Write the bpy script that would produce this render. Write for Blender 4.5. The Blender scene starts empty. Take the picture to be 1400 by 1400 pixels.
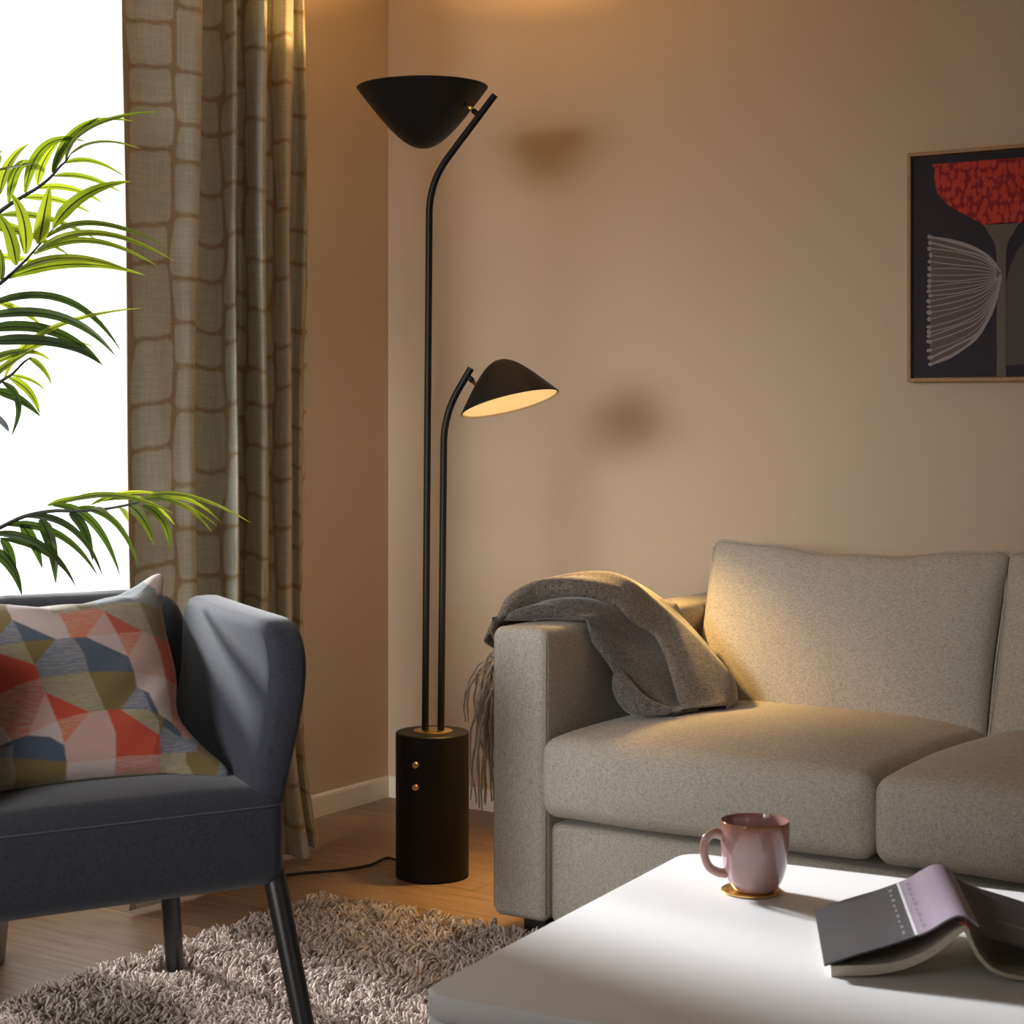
import bpy, bmesh, math, random
import numpy as np
from mathutils import Vector, Matrix

random.seed(7)
RNG = np.random.default_rng(11)
SC = bpy.context.scene
COL = SC.collection
PI = math.pi

# ------------------------------------------------------------------ camera constants (room frame: corner at origin,
# back wall along +x at y=0, window wall along -y at x=0, metres)
F, HZ, CAMH = 2550.0, 570.0, 1.10
TH = math.radians(33.66)
CT, ST = math.cos(TH), math.sin(TH)
CX, CY = 3.299, -4.306

def ray(px, py):
    a, b = (px - 700) / F, -(py - HZ) / F
    return (a * CT - ST, a * ST + CT, b)
def at(px, py, d):
    r = ray(px, py)
    return Vector((CX + r[0] * d, CY + r[1] * d, CAMH + r[2] * d))
def onx(px, py, x):
    r = ray(px, py); return at(px, py, (x - CX) / r[0])
def ony(px, py, y):
    r = ray(px, py); return at(px, py, (y - CY) / r[1])
def onz(px, py, z):
    r = ray(px, py); return at(px, py, (z - CAMH) / r[2])
RIGHT = Vector((CT, ST, 0)); FWD = Vector((-ST, CT, 0)); UP = Vector((0, 0, 1))

# ------------------------------------------------------------------ materials
def srgb(r, g, b):
    f = lambda c: (c / 255 / 12.92) if c / 255 <= .04045 else ((c / 255 + .055) / 1.055) ** 2.4
    return (f(r), f(g), f(b), 1)

class NB:
    def __init__(s, name):
        s.m = bpy.data.materials.new(name); s.m.use_nodes = True
        s.nt = s.m.node_tree; s.n = s.nt.nodes; s.l = s.nt.links
        s.out = s.n['Material Output']; s.b = s.n['Principled BSDF']
    def add(s, t, **kw):
        n = s.n.new(t)
        for k, v in kw.items():
            if hasattr(n, k): setattr(n, k, v)
            else: n.inputs[k].default_value = v
        return n
    def link(s, a, b): s.l.new(a, b)
    def coord(s, scale=(1, 1, 1), kind='Object'):
        tc = s.add('ShaderNodeTexCoord'); mp = s.add('ShaderNodeMapping')
        mp.inputs['Scale'].default_value = scale
        s.link(tc.outputs[kind], mp.inputs['Vector']); return mp.outputs['Vector']
    def noise(s, vec, scale, detail=2, rough=.5):
        n = s.add('ShaderNodeTexNoise'); n.inputs['Scale'].default_value = scale
        n.inputs['Detail'].default_value = detail; n.inputs['Roughness'].default_value = rough
        s.link(vec, n.inputs['Vector']); return n.outputs['Fac']
    def ramp(s, fac, stops):
        r = s.add('ShaderNodeValToRGB'); e = r.color_ramp.elements
        while len(e) < len(stops): e.new(.5)
        for i, (p, c) in enumerate(stops): e[i].position = p; e[i].color = c
        s.link(fac, r.inputs['Fac']); return r.outputs['Color']
    def mix(s, fac, a, b, mode='MIX'):
        m = s.add('ShaderNodeMix'); m.data_type = 'RGBA'; m.blend_type = mode
        for v, i in ((fac, 0), (a, 6), (b, 7)):
            if hasattr(v, 'is_linked'): s.link(v, m.inputs[i])
            else: m.inputs[i].default_value = v
        return m.outputs[2]
    def math(s, op, a, b=None):
        m = s.add('ShaderNodeMath'); m.operation = op
        for v, i in ((a, 0), (b, 1)):
            if v is None: continue
            if hasattr(v, 'is_linked'): s.link(v, m.inputs[i])
            else: m.inputs[i].default_value = v
        return m.outputs[0]
    def bump(s, h, strength=.3, dist=.002):
        b = s.add('ShaderNodeBump'); b.inputs['Strength'].default_value = strength
        b.inputs['Distance'].default_value = dist
        s.link(h, b.inputs['Height']); s.link(b.outputs['Normal'], s.b.inputs['Normal'])
    def set(s, **kw):
        for k, v in kw.items():
            k = k.replace('_', ' ')
            if hasattr(v, 'is_linked'): s.link(v, s.b.inputs[k])
            else: s.b.inputs[k].default_value = v
        return s

def plain(name, col, rough=.5, metal=0, **kw):
    m = NB(name); m.set(Base_Color=col, Roughness=rough, Metallic=metal, **kw); return m.m

def weave(name, c1, c2, scale=330, rough=.9, sheen=.15, bump=.35, blot=None):
    m = NB(name)
    h1 = m.noise(m.coord((1, 1, .28)), scale, 2, .6)
    h2 = m.noise(m.coord((.28, .28, 1)), scale * 1.07, 2, .6)
    h = m.math('MULTIPLY', m.math('ADD', h1, h2), .5)
    c = m.ramp(h, [(.36, c2), (.58, c1)])
    if blot:
        b = m.noise(m.coord(), 9, 3, .6)
        c = m.mix(m.math('MULTIPLY', b, blot), c, c2)
    m.set(Base_Color=c, Roughness=rough, Sheen_Weight=sheen, Sheen_Roughness=.4)
    m.b.inputs['Specular IOR Level'].default_value = .2
    m.bump(h, bump, .0015)
    return m.m

M = {}
def make_materials():
    # painted walls
    m = NB('wall_paint'); n = m.noise(m.coord(), 140, 2)
    m.set(Base_Color=(.58, .455, .33, 1), Roughness=.75); m.bump(n, .05, .0006); M['wall'] = m.m
    M['ceiling'] = plain('ceiling_paint', (.78, .74, .68, 1), .9)
    M['trim'] = plain('trim_paint', (.84, .78, .68, 1), .45)
    # oak laminate, planks along x
    m = NB('oak_floor')
    v = m.coord()
    br = m.add('ShaderNodeTexBrick'); br.offset = .37; br.squash = 1
    br.inputs['Scale'].default_value = 1; br.inputs['Brick Width'].default_value = 1.3
    br.inputs['Row Height'].default_value = .19; br.inputs['Mortar Size'].default_value = .0012
    br.inputs['Mortar Smooth'].default_value = .2; br.inputs['Bias'].default_value = 0
    br.inputs['Color1'].default_value = (.0, .0, .0, 1); br.inputs['Color2'].default_value = (1, 1, 1, 1)
    br.inputs['Mortar'].default_value = (.5, .5, .5, 1)
    m.link(v, br.inputs['Vector'])
    grain = m.noise(m.coord((1.3, 22, 1)), 3.2, 6, .62)
    fine = m.noise(m.coord((6, 190, 1)), 2.0, 3, .6)
    c = m.ramp(grain, [(.30, (.17, .098, .056, 1)), (.50, (.285, .185, .118, 1)), (.72, (.36, .25, .17, 1))])
    c = m.mix(m.math('MULTIPLY', fine, .35), c, (.20, .10, .05, 1))
    tone = m.mix(.16, c, br.outputs['Color'], 'OVERLAY')
    c2 = m.mix(br.outputs['Fac'], tone, (.10, .055, .03, 1))
    m.set(Base_Color=c2, Roughness=.42)
    m.bump(m.math('SUBTRACT', fine, br.outputs['Fac']), .12, .001); M['floor'] = m.m
    # fabrics
    M['sofa'] = weave('oatmeal_linen', (.56, .515, .45, 1), (.35, .325, .285, 1), 430, .92, .1, .35)
    M['sofa_seam'] = plain('sofa_piping', (.36, .33, .29, 1), .9)
    M['chair'] = weave('slate_wool', (.045, .049, .066, 1), (.029, .032, .044, 1), 420, .82, .35, .2)
    M['chair_seam'] = plain('chair_seam_thread', (.085, .092, .115, 1), .8)
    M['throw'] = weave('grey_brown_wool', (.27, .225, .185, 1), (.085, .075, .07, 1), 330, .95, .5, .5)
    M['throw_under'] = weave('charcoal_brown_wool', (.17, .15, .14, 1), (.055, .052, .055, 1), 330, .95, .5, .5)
    M['fringe'] = weave('wool_yarn', (.56, .47, .38, 1), (.34, .28, .23, 1), 500, .95, .4, .4)
    # curtain: attribute "stone" 1 inside the woven stones
    m = NB('curtain_jacquard')
    a = m.add('ShaderNodeAttribute'); a.attribute_name = 'stone'
    h1 = m.noise(m.coord((1, 1, .05)), 260, 2); h2 = m.noise(m.coord((.05, .05, 1)), 300, 2)
    th = m.math('MULTIPLY', m.math('ADD', h1, h2), .5)
    light = m.ramp(th, [(.38, (.51, .51, .42, 1)), (.6, (.63, .62, .525, 1))])
    dark = m.ramp(th, [(.38, (.36, .275, .16, 1)), (.6, (.44, .345, .21, 1))])
    c = m.mix(a.outputs['Fac'], dark, light)
    m.set(Base_Color=c, Roughness=.85, Sheen_Weight=.1); m.bump(th, .25, .001)
    tr = m.add('ShaderNodeBsdfTranslucent'); m.link(c, tr.inputs['Color'])
    ms = m.add('ShaderNodeMixShader'); ms.inputs[0].default_value = .06
    m.link(m.b.outputs[0], ms.inputs[1]); m.link(tr.outputs[0], ms.inputs[2]); m.link(ms.outputs[0], m.out.inputs['Surface'])
    M['curtain'] = m.m
    # cushion: woven colour blocks from a colour attribute
    m = NB('cushion_jacquard')
    a = m.add('ShaderNodeAttribute'); a.attribute_name = 'block'
    h = m.noise(m.coord((.12, .12, 1.0)), 420, 2, .6)
    g = m.math('MULTIPLY', m.math('SUBTRACT', h, .42), 1.2)
    c = m.mix(m.math('MULTIPLY', a.outputs['Alpha'], m.ramp(h, [(.42, (0, 0, 0, 1)), (.58, (1, 1, 1, 1))])), a.outputs['Color'], (.40, .34, .28, 1))
    m.set(Base_Color=c, Roughness=.85, Sheen_Weight=.25); m.bump(h, .25, .001); M['cushion'] = m.m
    M['cushion_back'] = plain('cushion_back_cloth', (.42, .36, .24, 1), .9)
    # metals and plastics
    m = NB('black_lacquer'); n = m.noise(m.coord(), 600, 2)
    m.set(Base_Color=(.010, .010, .011, 1), Roughness=.48, Specular_IOR_Level=.3); m.bump(n, .04, .0004); M['black'] = m.m
    M['brass'] = plain('brass', (.78, .50, .17, 1), .28, 1)
    M['knob'] = plain('satin_brass', (.80, .56, .27, 1), .42, 1)
    M['lining'] = plain('cream_lining', (.80, .70, .52, 1), .6)
    M['leg'] = plain('black_stained_wood', (.013, .012, .012, 1), .38)
    M['cord'] = plain('black_cable', (.012, .011, .011, 1), .55)
    M['plastic'] = plain('black_plastic', (.015, .014, .014, 1), .6)
    m = NB('lamp_diffuser_lit'); m.b.inputs['Base Color'].default_value = (.8, .7, .5, 1)
    m.b.inputs['Emission Color'].default_value = (1, .62, .23, 1); m.b.inputs['Emission Strength'].default_value = .78
    M['diffuser'] = m.m
    m = NB('bulb_lit'); m.b.inputs['Emission Color'].default_value = (1, .62, .25, 1); m.b.inputs['Emission Strength'].default_value = 4
    M['bulb'] = m.m
    m = NB('white_lacquer'); n = m.noise(m.coord(), 30, 2)
    m.set(Base_Color=(.84, .84, .85, 1), Roughness=.5); m.bump(n, .01, .001); M['table'] = m.m
    # mug glaze
    m = NB('pink_glaze'); v = m.coord()
    sp = m.add('ShaderNodeSeparateXYZ'); m.link(v, sp.inputs[0])
    nz = m.noise(v, 60, 3)
    z = m.math('ADD', sp.outputs['Z'], m.math('MULTIPLY', m.math('SUBTRACT', nz, .5), .012))
    c = m.ramp(m.math('DIVIDE', z, .098), [(.0, (.36, .16, .09, 1)), (.10, (.40, .235, .225, 1)), (.6, (.42, .265, .27, 1)), (.9, (.36, .17, .14, 1)), (.965, (.30, .125, .055, 1)), (1, (.34, .13, .04, 1))])
    m.set(Base_Color=c, Roughness=.12, Coat_Weight=.5, Coat_Roughness=.05); M['mug'] = m.m
    M['mug_inside'] = plain('pink_inner_glaze', (.36, .19, .19, 1), .12, 0, Coat_Weight=.5)
    M['handle'] = plain('brown_pink_glaze', (.40, .22, .19, 1), .14, 0, Coat_Weight=.4)
    # book
    M['cover'] = plain('charcoal_jacket', (.026, .024, .031, 1), .55)
    M['spine'] = plain('mauve_jacket', (.25, .205, .27, 1), .4)
    M['pages'] = None
    m = NB('paper_edges'); h = m.noise(m.coord((1, 1, 40)), 60, 2)
    m.set(Base_Color=m.ramp(h, [(.3, (.50, .44, .34, 1)), (.7, (.66, .60, .48, 1))]), Roughness=.85); M['pages'] = m.m
    M['paper'] = plain('page_paper', (.58, .52, .42, 1), .85)
    M['print'] = plain('grey_white_print', (.50, .49, .52, 1), .6)
    M['print_dim'] = plain('dim_grey_print', (.16, .15, .17, 1), .6)
    M['band'] = plain('red_headband', (.40, .03, .04, 1), .7)
    # picture
    m = NB('oak_frame'); g = m.noise(m.coord((30, 30, 3)), 12, 4)
    m.set(Base_Color=m.ramp(g, [(.3, (.30, .16, .07, 1)), (.7, (.46, .27, .13, 1))]), Roughness=.5); M['oak'] = m.m
    def canvas(name, c1, c2, s=500):
        k = NB(name); h = k.noise(k.coord(), s, 2); h2 = k.noise(k.coord(), 12, 4)
        k.set(Base_Color=k.mix(k.math('MULTIPLY', h2, .5), k.ramp(h, [(.35, c1), (.65, c2)]), c1), Roughness=.9); k.bump(h, .1, .0005); return k.m
    M['ink'] = canvas('ink_ground', (.026, .022, .031, 1), (.042, .036, .048, 1))
    M['stem_paint'] = canvas('grey_paint', (.125, .105, .095, 1), (.165, .14, .13, 1))
    M['grey_paint'] = canvas('dotted_grey_paint', (.075, .065, .062, 1), (.115, .10, .095, 1), 900)
    M['fan_paint'] = canvas('taupe_paint', (.115, .09, .088, 1), (.15, .12, .115, 1))
    M['line_paint'] = canvas('lilac_white_paint', (.30, .265, .29, 1), (.36, .32, .34, 1))
    m = NB('poppy_paint'); v = m.coord((1, 1, .62))
    w = m.noise(v, 18, 2)
    vo = m.add('ShaderNodeTexVoronoi'); vo.feature = 'SMOOTH_F1'; vo.inputs['Smoothness'].default_value = .35; vo.inputs['Scale'].default_value = 78
    vo.inputs['Randomness'].default_value = .7; m.link(v, vo.inputs['Vector'])
    c = m.ramp(vo.outputs['Distance'], [(.47, (.50, .050, .025, 1)), (.58, (.25, .014, .020, 1))])
    m.set(Base_Color=c, Roughness=.85); M['poppy'] = m.m
    # rug
    m = NB('shag_pile')
    gi = m.add('ShaderNodeNewGeometry')
    c = m.ramp(gi.outputs['Random Per Island'], [(0, (.40, .32, .275, 1)), (.5, (.55, .455, .40, 1)), (1, (.70, .59, .53, 1))])
    m.set(Base_Color=c, Roughness=.9, Sheen_Weight=.3); M['pile'] = m.m
    M['backing'] = plain('rug_backing', (.20, .155, .125, 1), .95)
    # plant
    def leaf_mat(name, d0, d1, t0, t1, k):
        m = NB(name); ge = m.add('ShaderNodeNewGeometry')
        a = m.add('ShaderNodeAttribute'); a.attribute_name = 'midrib'
        c = m.ramp(ge.outputs['Random Per Island'], [(0, d0), (1, d1)])
        c = m.mix(a.outputs['Fac'], c, (.010, .018, .006, 1))
        m.set(Base_Color=c, Roughness=.38)
        tr = m.add('ShaderNodeBsdfTranslucent')
        m.link(m.mix(a.outputs['Fac'], m.ramp(ge.outputs['Random Per Island'], [(0, t0), (1, t1)]), (.015, .02, .006, 1)), tr.inputs['Color'])
        ms = m.add('ShaderNodeMixShader'); ms.inputs[0].default_value = k
        m.link(m.b.outputs[0], ms.inputs[1]); m.link(tr.outputs[0], ms.inputs[2]); m.link(ms.outputs[0], m.out.inputs['Surface'])
        return m.m
    M['leaf'] = leaf_mat('lit_palm_leaf', (.035, .085, .008, 1), (.075, .14, .012, 1), (.20, .27, .010, 1), (.50, .55, .03, 1), .55)  # palm leaf in its lit tone
    M['leaf_shaded'] = leaf_mat('shaded_palm_leaf', (.014, .026, .012, 1), (.022, .045, .014, 1), (.035, .06, .010, 1), (.09, .15, .012, 1), .35)  # same leaf, shade put into the colour: darker and less translucent
    M['rachis'] = plain('palm_stalk', (.020, .028, .014, 1), .5)
    M['pot'] = plain('grey_pot_glaze', (.30, .29, .28, 1), .5)
    m = NB('potting_soil'); h = m.noise(m.coord(), 80, 4)
    m.set(Base_Color=m.ramp(h, [(.3, (.02, .013, .008, 1)), (.7, (.07, .045, .03, 1))]), Roughness=1); m.bump(h, 1, .01); M['soil'] = m.m
    m = NB('window_glass')
    t = m.add('ShaderNodeBsdfTransparent'); g = m.add('ShaderNodeBsdfGlossy'); g.inputs['Roughness'].default_value = .02
    ms = m.add('ShaderNodeMixShader'); ms.inputs[0].default_value = .04; m.link(t.outputs[0], ms.inputs[1]); m.link(g.outputs[0], ms.inputs[2])
    m.link(ms.outputs[0], m.out.inputs['Surface']); M['glass'] = m.m
    M['win'] = plain('white_window_paint', (.75, .75, .74, 1), .4)
make_materials()

# ------------------------------------------------------------------ object helpers
def world_mat(o):
    m = Matrix.Identity(4)
    while o is not None:
        m = o.matrix_basis @ m; o = o.parent
    return m

def thing(name, label, cat, loc=(0, 0, 0), rz=0, group=None):
    o = bpy.data.objects.new(name, None); COL.objects.link(o)
    o.location = loc; o.rotation_euler = (0, 0, rz); o.empty_display_size = .05
    return tag(o, label, cat, group)
def tag(o, label, cat, group=None, kind=None):
    o['label'] = label; o['category'] = cat
    if group: o['group'] = group
    if kind: o['kind'] = kind
    return o

def obj(name, verts, faces, mat, parent=None, smooth=True, local=False, mats=None, fmat=None):
    """verts in world space unless local=True; one mesh object"""
    me = bpy.data.meshes.new(name)
    if parent is not None and not local:
        inv = np.array(world_mat(parent).inverted())
        v = np.asarray([tuple(p) for p in verts], float) if not isinstance(verts, np.ndarray) else verts
        v = v @ inv[:3, :3].T + inv[:3, 3]
        verts = v
    me.from_pydata([tuple(map(float, p)) for p in verts], [], [tuple(f) for f in faces])
    for m_ in (mats or [mat]): me.materials.append(m_)
    if fmat is not None: me.polygons.foreach_set('material_index', list(fmat))
    if smooth: me.polygons.foreach_set('use_smooth', [True] * len(me.polygons))
    me.update()
    o = bpy.data.objects.new(name, me); COL.objects.link(o)
    if parent is not None: o.parent = parent
    return o

class MB:
    """collects shapes into one mesh"""
    def __init__(s): s.v = []; s.f = []; s.m = []
    def add(s, vf, mi=0):
        v, f = vf; b = len(s.v)
        s.v.extend([tuple(p) for p in v]); s.f.extend([tuple(i + b for i in q) for q in f]); s.m.extend([mi] * len(f))
        return s
    def build(s, name, mat, parent=None, smooth=True, **kw):
        mats = mat if isinstance(mat, list) else [mat]
        return obj(name, s.v, s.f, None, parent, smooth, mats=mats, fmat=s.m, **kw)

def box(x0, x1, y0, y1, z0, z1):
    v = [(x, y, z) for z in (z0, z1) for y in (y0, y1) for x in (x0, x1)]
    return v, [(0, 2, 3, 1), (4, 5, 7, 6), (0, 1, 5, 4), (2, 6, 7, 3), (0, 4, 6, 2), (1, 3, 7, 5)]

def rbox(hx, hy, hz, r, n=(8, 8, 8), m=4):
    """rounded box centred at origin, gridded so it can be deformed"""
    axes = []
    for h, k in zip((hx, hy, hz), n):
        rr = min(r, h * .999); a = [math.tan(math.radians(45 * i / m)) * rr for i in range(m, 0, -1)]
        inner = h - rr
        axes.append([-(inner + q) for q in a] + [-inner + 2 * inner * i / k for i in range(k + 1)] + [inner + q for q in reversed(a)])
    X, Y, Z = axes; idx = {}; V = []; Fc = []
    def vid(i, j, k):
        key = (i, j, k)
        if key not in idx:
            p = (X[i], Y[j], Z[k]); h = (hx, hy, hz)
            q = [max(-(h[t] - min(r, h[t] * .999)), min(h[t] - min(r, h[t] * .999), p[t])) for t in range(3)]
            d = [p[t] - q[t] for t in range(3)]; L = math.sqrt(sum(c * c for c in d)) or 1
            idx[key] = len(V); V.append([q[t] + d[t] / L * r for t in range(3)])
        return idx[key]
    nx, ny, nz = len(X) - 1, len(Y) - 1, len(Z) - 1
    for i in range(nx):
        for j in range(ny):
            Fc.append((vid(i, j, 0), vid(i, j + 1, 0), vid(i + 1, j + 1, 0), vid(i + 1, j, 0)))
            Fc.append((vid(i, j, nz), vid(i + 1, j, nz), vid(i + 1, j + 1, nz), vid(i, j + 1, nz)))
    for i in range(nx):
        for k in range(nz):
            Fc.append((vid(i, 0, k), vid(i + 1, 0, k), vid(i + 1, 0, k + 1), vid(i, 0, k + 1)))
            Fc.append((vid(i, ny, k), vid(i, ny, k + 1), vid(i + 1, ny, k + 1), vid(i + 1, ny, k)))
    for j in range(ny):
        for k in range(nz):
            Fc.append((vid(0, j, k), vid(0, j, k + 1), vid(0, j + 1, k + 1), vid(0, j + 1, k)))
            Fc.append((vid(nx, j, k), vid(nx, j + 1, k), vid(nx, j + 1, k + 1), vid(nx, j, k + 1)))
    return V, Fc
def move(vf, x, y, z, f=None):
    v, fc = vf
    out = []
    for p in v:
        q = f(*p) if f else p
        out.append((q[0] + x, q[1] + y, q[2] + z))
    return out, fc

def tube(path, rad, n=12, caps=True):
    P = [Vector(p) for p in path]; N = len(P)
    R = rad if callable(rad) else (lambda t: rad)
    T = [(P[min(i + 1, N - 1)] - P[max(i - 1, 0)]).normalized() for i in range(N)]
    ref = Vector((0, 0, 1)) if abs(T[0].z) < .9 else Vector((1, 0, 0))
    u = T[0].cross(ref).normalized(); V = []; Fc = []
    for i in range(N):
        u = (u - T[i] * u.dot(T[i])).normalized(); w = T[i].cross(u); r = R(i / (N - 1))
        for k in range(n):
            a = 2 * PI * k / n; V.append(P[i] + (u * math.cos(a) + w * math.sin(a)) * r)
    for i in range(N - 1):
        for k in range(n):
            a, b = i * n + k, i * n + (k + 1) % n; Fc.append((a, b, b + n, a + n))
    if caps:
        Fc.append(tuple(range(n - 1, -1, -1))); Fc.append(tuple((N - 1) * n + k for k in range(n)))
    return V, Fc

def lathe(profile, origin, axis, n=64):
    """profile [(r, h)] about axis through origin"""
    A = Vector(axis).normalized(); ref = Vector((0, 0, 1)) if abs(A.z) < .9 else Vector((1, 0, 0))
    u = A.cross(ref).normalized(); w = A.cross(u); O = Vector(origin); V = []; Fc = []; rings = []
    for r, h in profile:
        if r < 1e-6: rings.append([len(V)]); V.append(O + A * h)
        else:
            rings.append(list(range(len(V), len(V) + n)))
            for k in range(n):
                a = 2 * PI * k / n; V.append(O + A * h + (u * math.cos(a) + w * math.sin(a)) * r)
    for a, b in zip(rings, rings[1:]):
        for k in range(n):
            k2 = (k + 1) % n
            if len(a) == 1 and len(b) == 1: continue
            if len(a) == 1: Fc.append((a[0], b[k], b[k2]))
            elif len(b) == 1: Fc.append((a[k], b[0], a[k2]))
            else: Fc.append((a[k], b[k], b[k2], a[k2]))
    return V, Fc

def smooth_path(pts, n=24):
    """Catmull-Rom through points"""
    P = [np.array(p, float) for p in pts]; P = [2 * P[0] - P[1]] + P + [2 * P[-1] - P[-2]]
    out = []
    segs = len(P) - 3
    for s in range(segs):
        p0, p1, p2, p3 = P[s:s + 4]
        k = max(2, n // segs)
        for i in range(k):
            t = i / k
            out.append(.5 * (2 * p1 + (p2 - p0) * t + (2 * p0 - 5 * p1 + 4 * p2 - p3) * t * t + (3 * p1 - p0 - 3 * p2 + p3) * t ** 3))
    out.append(P[-2]); return out
def fillet(a, b, c, r, n=10):
    a, b, c = Vector(a), Vector(b), Vector(c)
    d1 = (a - b).normalized(); d2 = (c - b).normalized(); p, q = b + d1 * r, b + d2 * r
    return [a] + [p * (1 - t) ** 2 + b * 2 * t * (1 - t) + q * t * t for t in [i / n for i in range(n + 1)]] + [c]

def soft(o, levels=0, weighted=False):
    if levels:
        s = o.modifiers.new('sub', 'SUBSURF'); s.levels = s.render_levels = levels
    return o

def struct(o, label=None, cat=None):
    o['kind'] = 'structure'
    if label: o['label'] = label
    if cat: o['category'] = cat
    return o

# ------------------------------------------------------------------ the room
RX, RY, RZ = 4.9, -5.9, 2.52
W1 = (-1.985, -.90, .25, 2.30)     # window in the left wall: y0,y1,z0,z1
W2 = (.05, 2.00, .85, 2.45)       # window in the front wall: x0,x1,z0,z1
def build_room():
    struct(obj('floor', *box(-.15, RX + .1, RY - .1, .1, -.08, 0), M['floor'], smooth=False), 'warm oak laminate floor with planks running along the back wall', 'floor')
    struct(obj('ceiling', *box(-.15, RX + .1, RY - .1, .1, RZ, RZ + .1), M['ceiling'], smooth=False), 'plain pale ceiling', 'ceiling')
    struct(obj('wall_back', *box(-.15, RX + .1, 0, .12, 0, RZ), M['wall'], smooth=False), 'beige painted wall behind the sofa', 'wall')
    struct(obj('wall_right', *box(RX, RX + .1, RY, 0, 0, RZ), M['wall'], smooth=False), 'beige painted wall on the right', 'wall')
    y0, y1, z0, z1 = W1; b = MB()
    for q in ((RY, y0, 0, RZ), (y1, 0, 0, RZ), (y0, y1, 0, z0), (y0, y1, z1, RZ)): b.add(box(-.15, 0, *q))
    struct(b.build('wall_left', M['wall'], smooth=False), 'beige painted wall with the window on the left', 'wall')
    x0, x1, c0, c1 = W2; b = MB()
    for q in ((-.15, x0, 0, RZ), (x1, RX, 0, RZ), (x0, x1, 0, c0), (x0, x1, c1, RZ)): b.add(box(q[0], q[1], RY - .12, RY, q[2], q[3]))
    struct(b.build('wall_front', M['wall'], smooth=False), 'beige painted wall behind the camera', 'wall')
    # skirting with a small rounded top edge
    def skirt(name, p, q, nrm, label):
        p, q, nrm = Vector(p), Vector(q), Vector(nrm)
        prof = [(0, 0), (.013, 0), (.013, .052), (.011, .058), (.006, .060), (0, .060)]
        V = [e + nrm * a + UP * h for e in (p, q) for a, h in prof]; n = len(prof)
        Fc = [(i, (i + 1) % n, (i + 1) % n + n, i + n) for i in range(n)] + [tuple(range(n - 1, -1, -1)), tuple(range(n, 2 * n))]
        struct(obj(name, V, Fc, M['trim'], smooth=False), label, 'baseboard')
    skirt('baseboard_back', (0, 0, 0), (RX, 0, 0), (0, -1, 0), 'pale painted baseboard along the back wall')
    skirt('baseboard_left', (0, W1[1] + .02, 0), (0, 0, 0), (1, 0, 0), 'pale painted baseboard between curtain and corner')
    # windows
    w = struct(bpy.data.objects.new('window_1', None), 'bright window beside the curtain', 'window'); COL.objects.link(w); w.location = (-.1, (y0 + y1) / 2, z0)
    b = MB(); t = .05
    b.add(box(-.13, -.06, y0, y0 + t, z0, z1)); b.add(box(-.13, -.06, y1 - t, y1, z0, z1)); b.add(box(-.13, -.06, y0, y1, z0, z0 + t)); b.add(box(-.13, -.06, y0, y1, z1 - t, z1))
    b.build('frame', M['win'], w, False)
    obj('pane', *box(-.1, -.094, y0 + t, y1 - t, z0 + t, z1 - t), M['glass'], w, False)
    w = struct(bpy.data.objects.new('window_2', None), 'window in the wall behind the camera', 'window'); COL.objects.link(w); w.location = ((x0 + x1) / 2, RY - .1, c0)
    b = MB()
    for q in ((x0, x0 + t, c0, c1), (x1 - t, x1, c0, c1), (x0, x1, c0, c0 + t), (x0, x1, c1 - t, c1)): b.add(box(q[0], q[1], RY - .11, RY - .05, q[2], q[3]))
    b.build('frame', M['win'], w, False)
    obj('pane', *box(x0 + t, x1 - t, RY - .09, RY - .084, c0 + t, c1 - t), M['glass'], w, False)
build_room()

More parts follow.
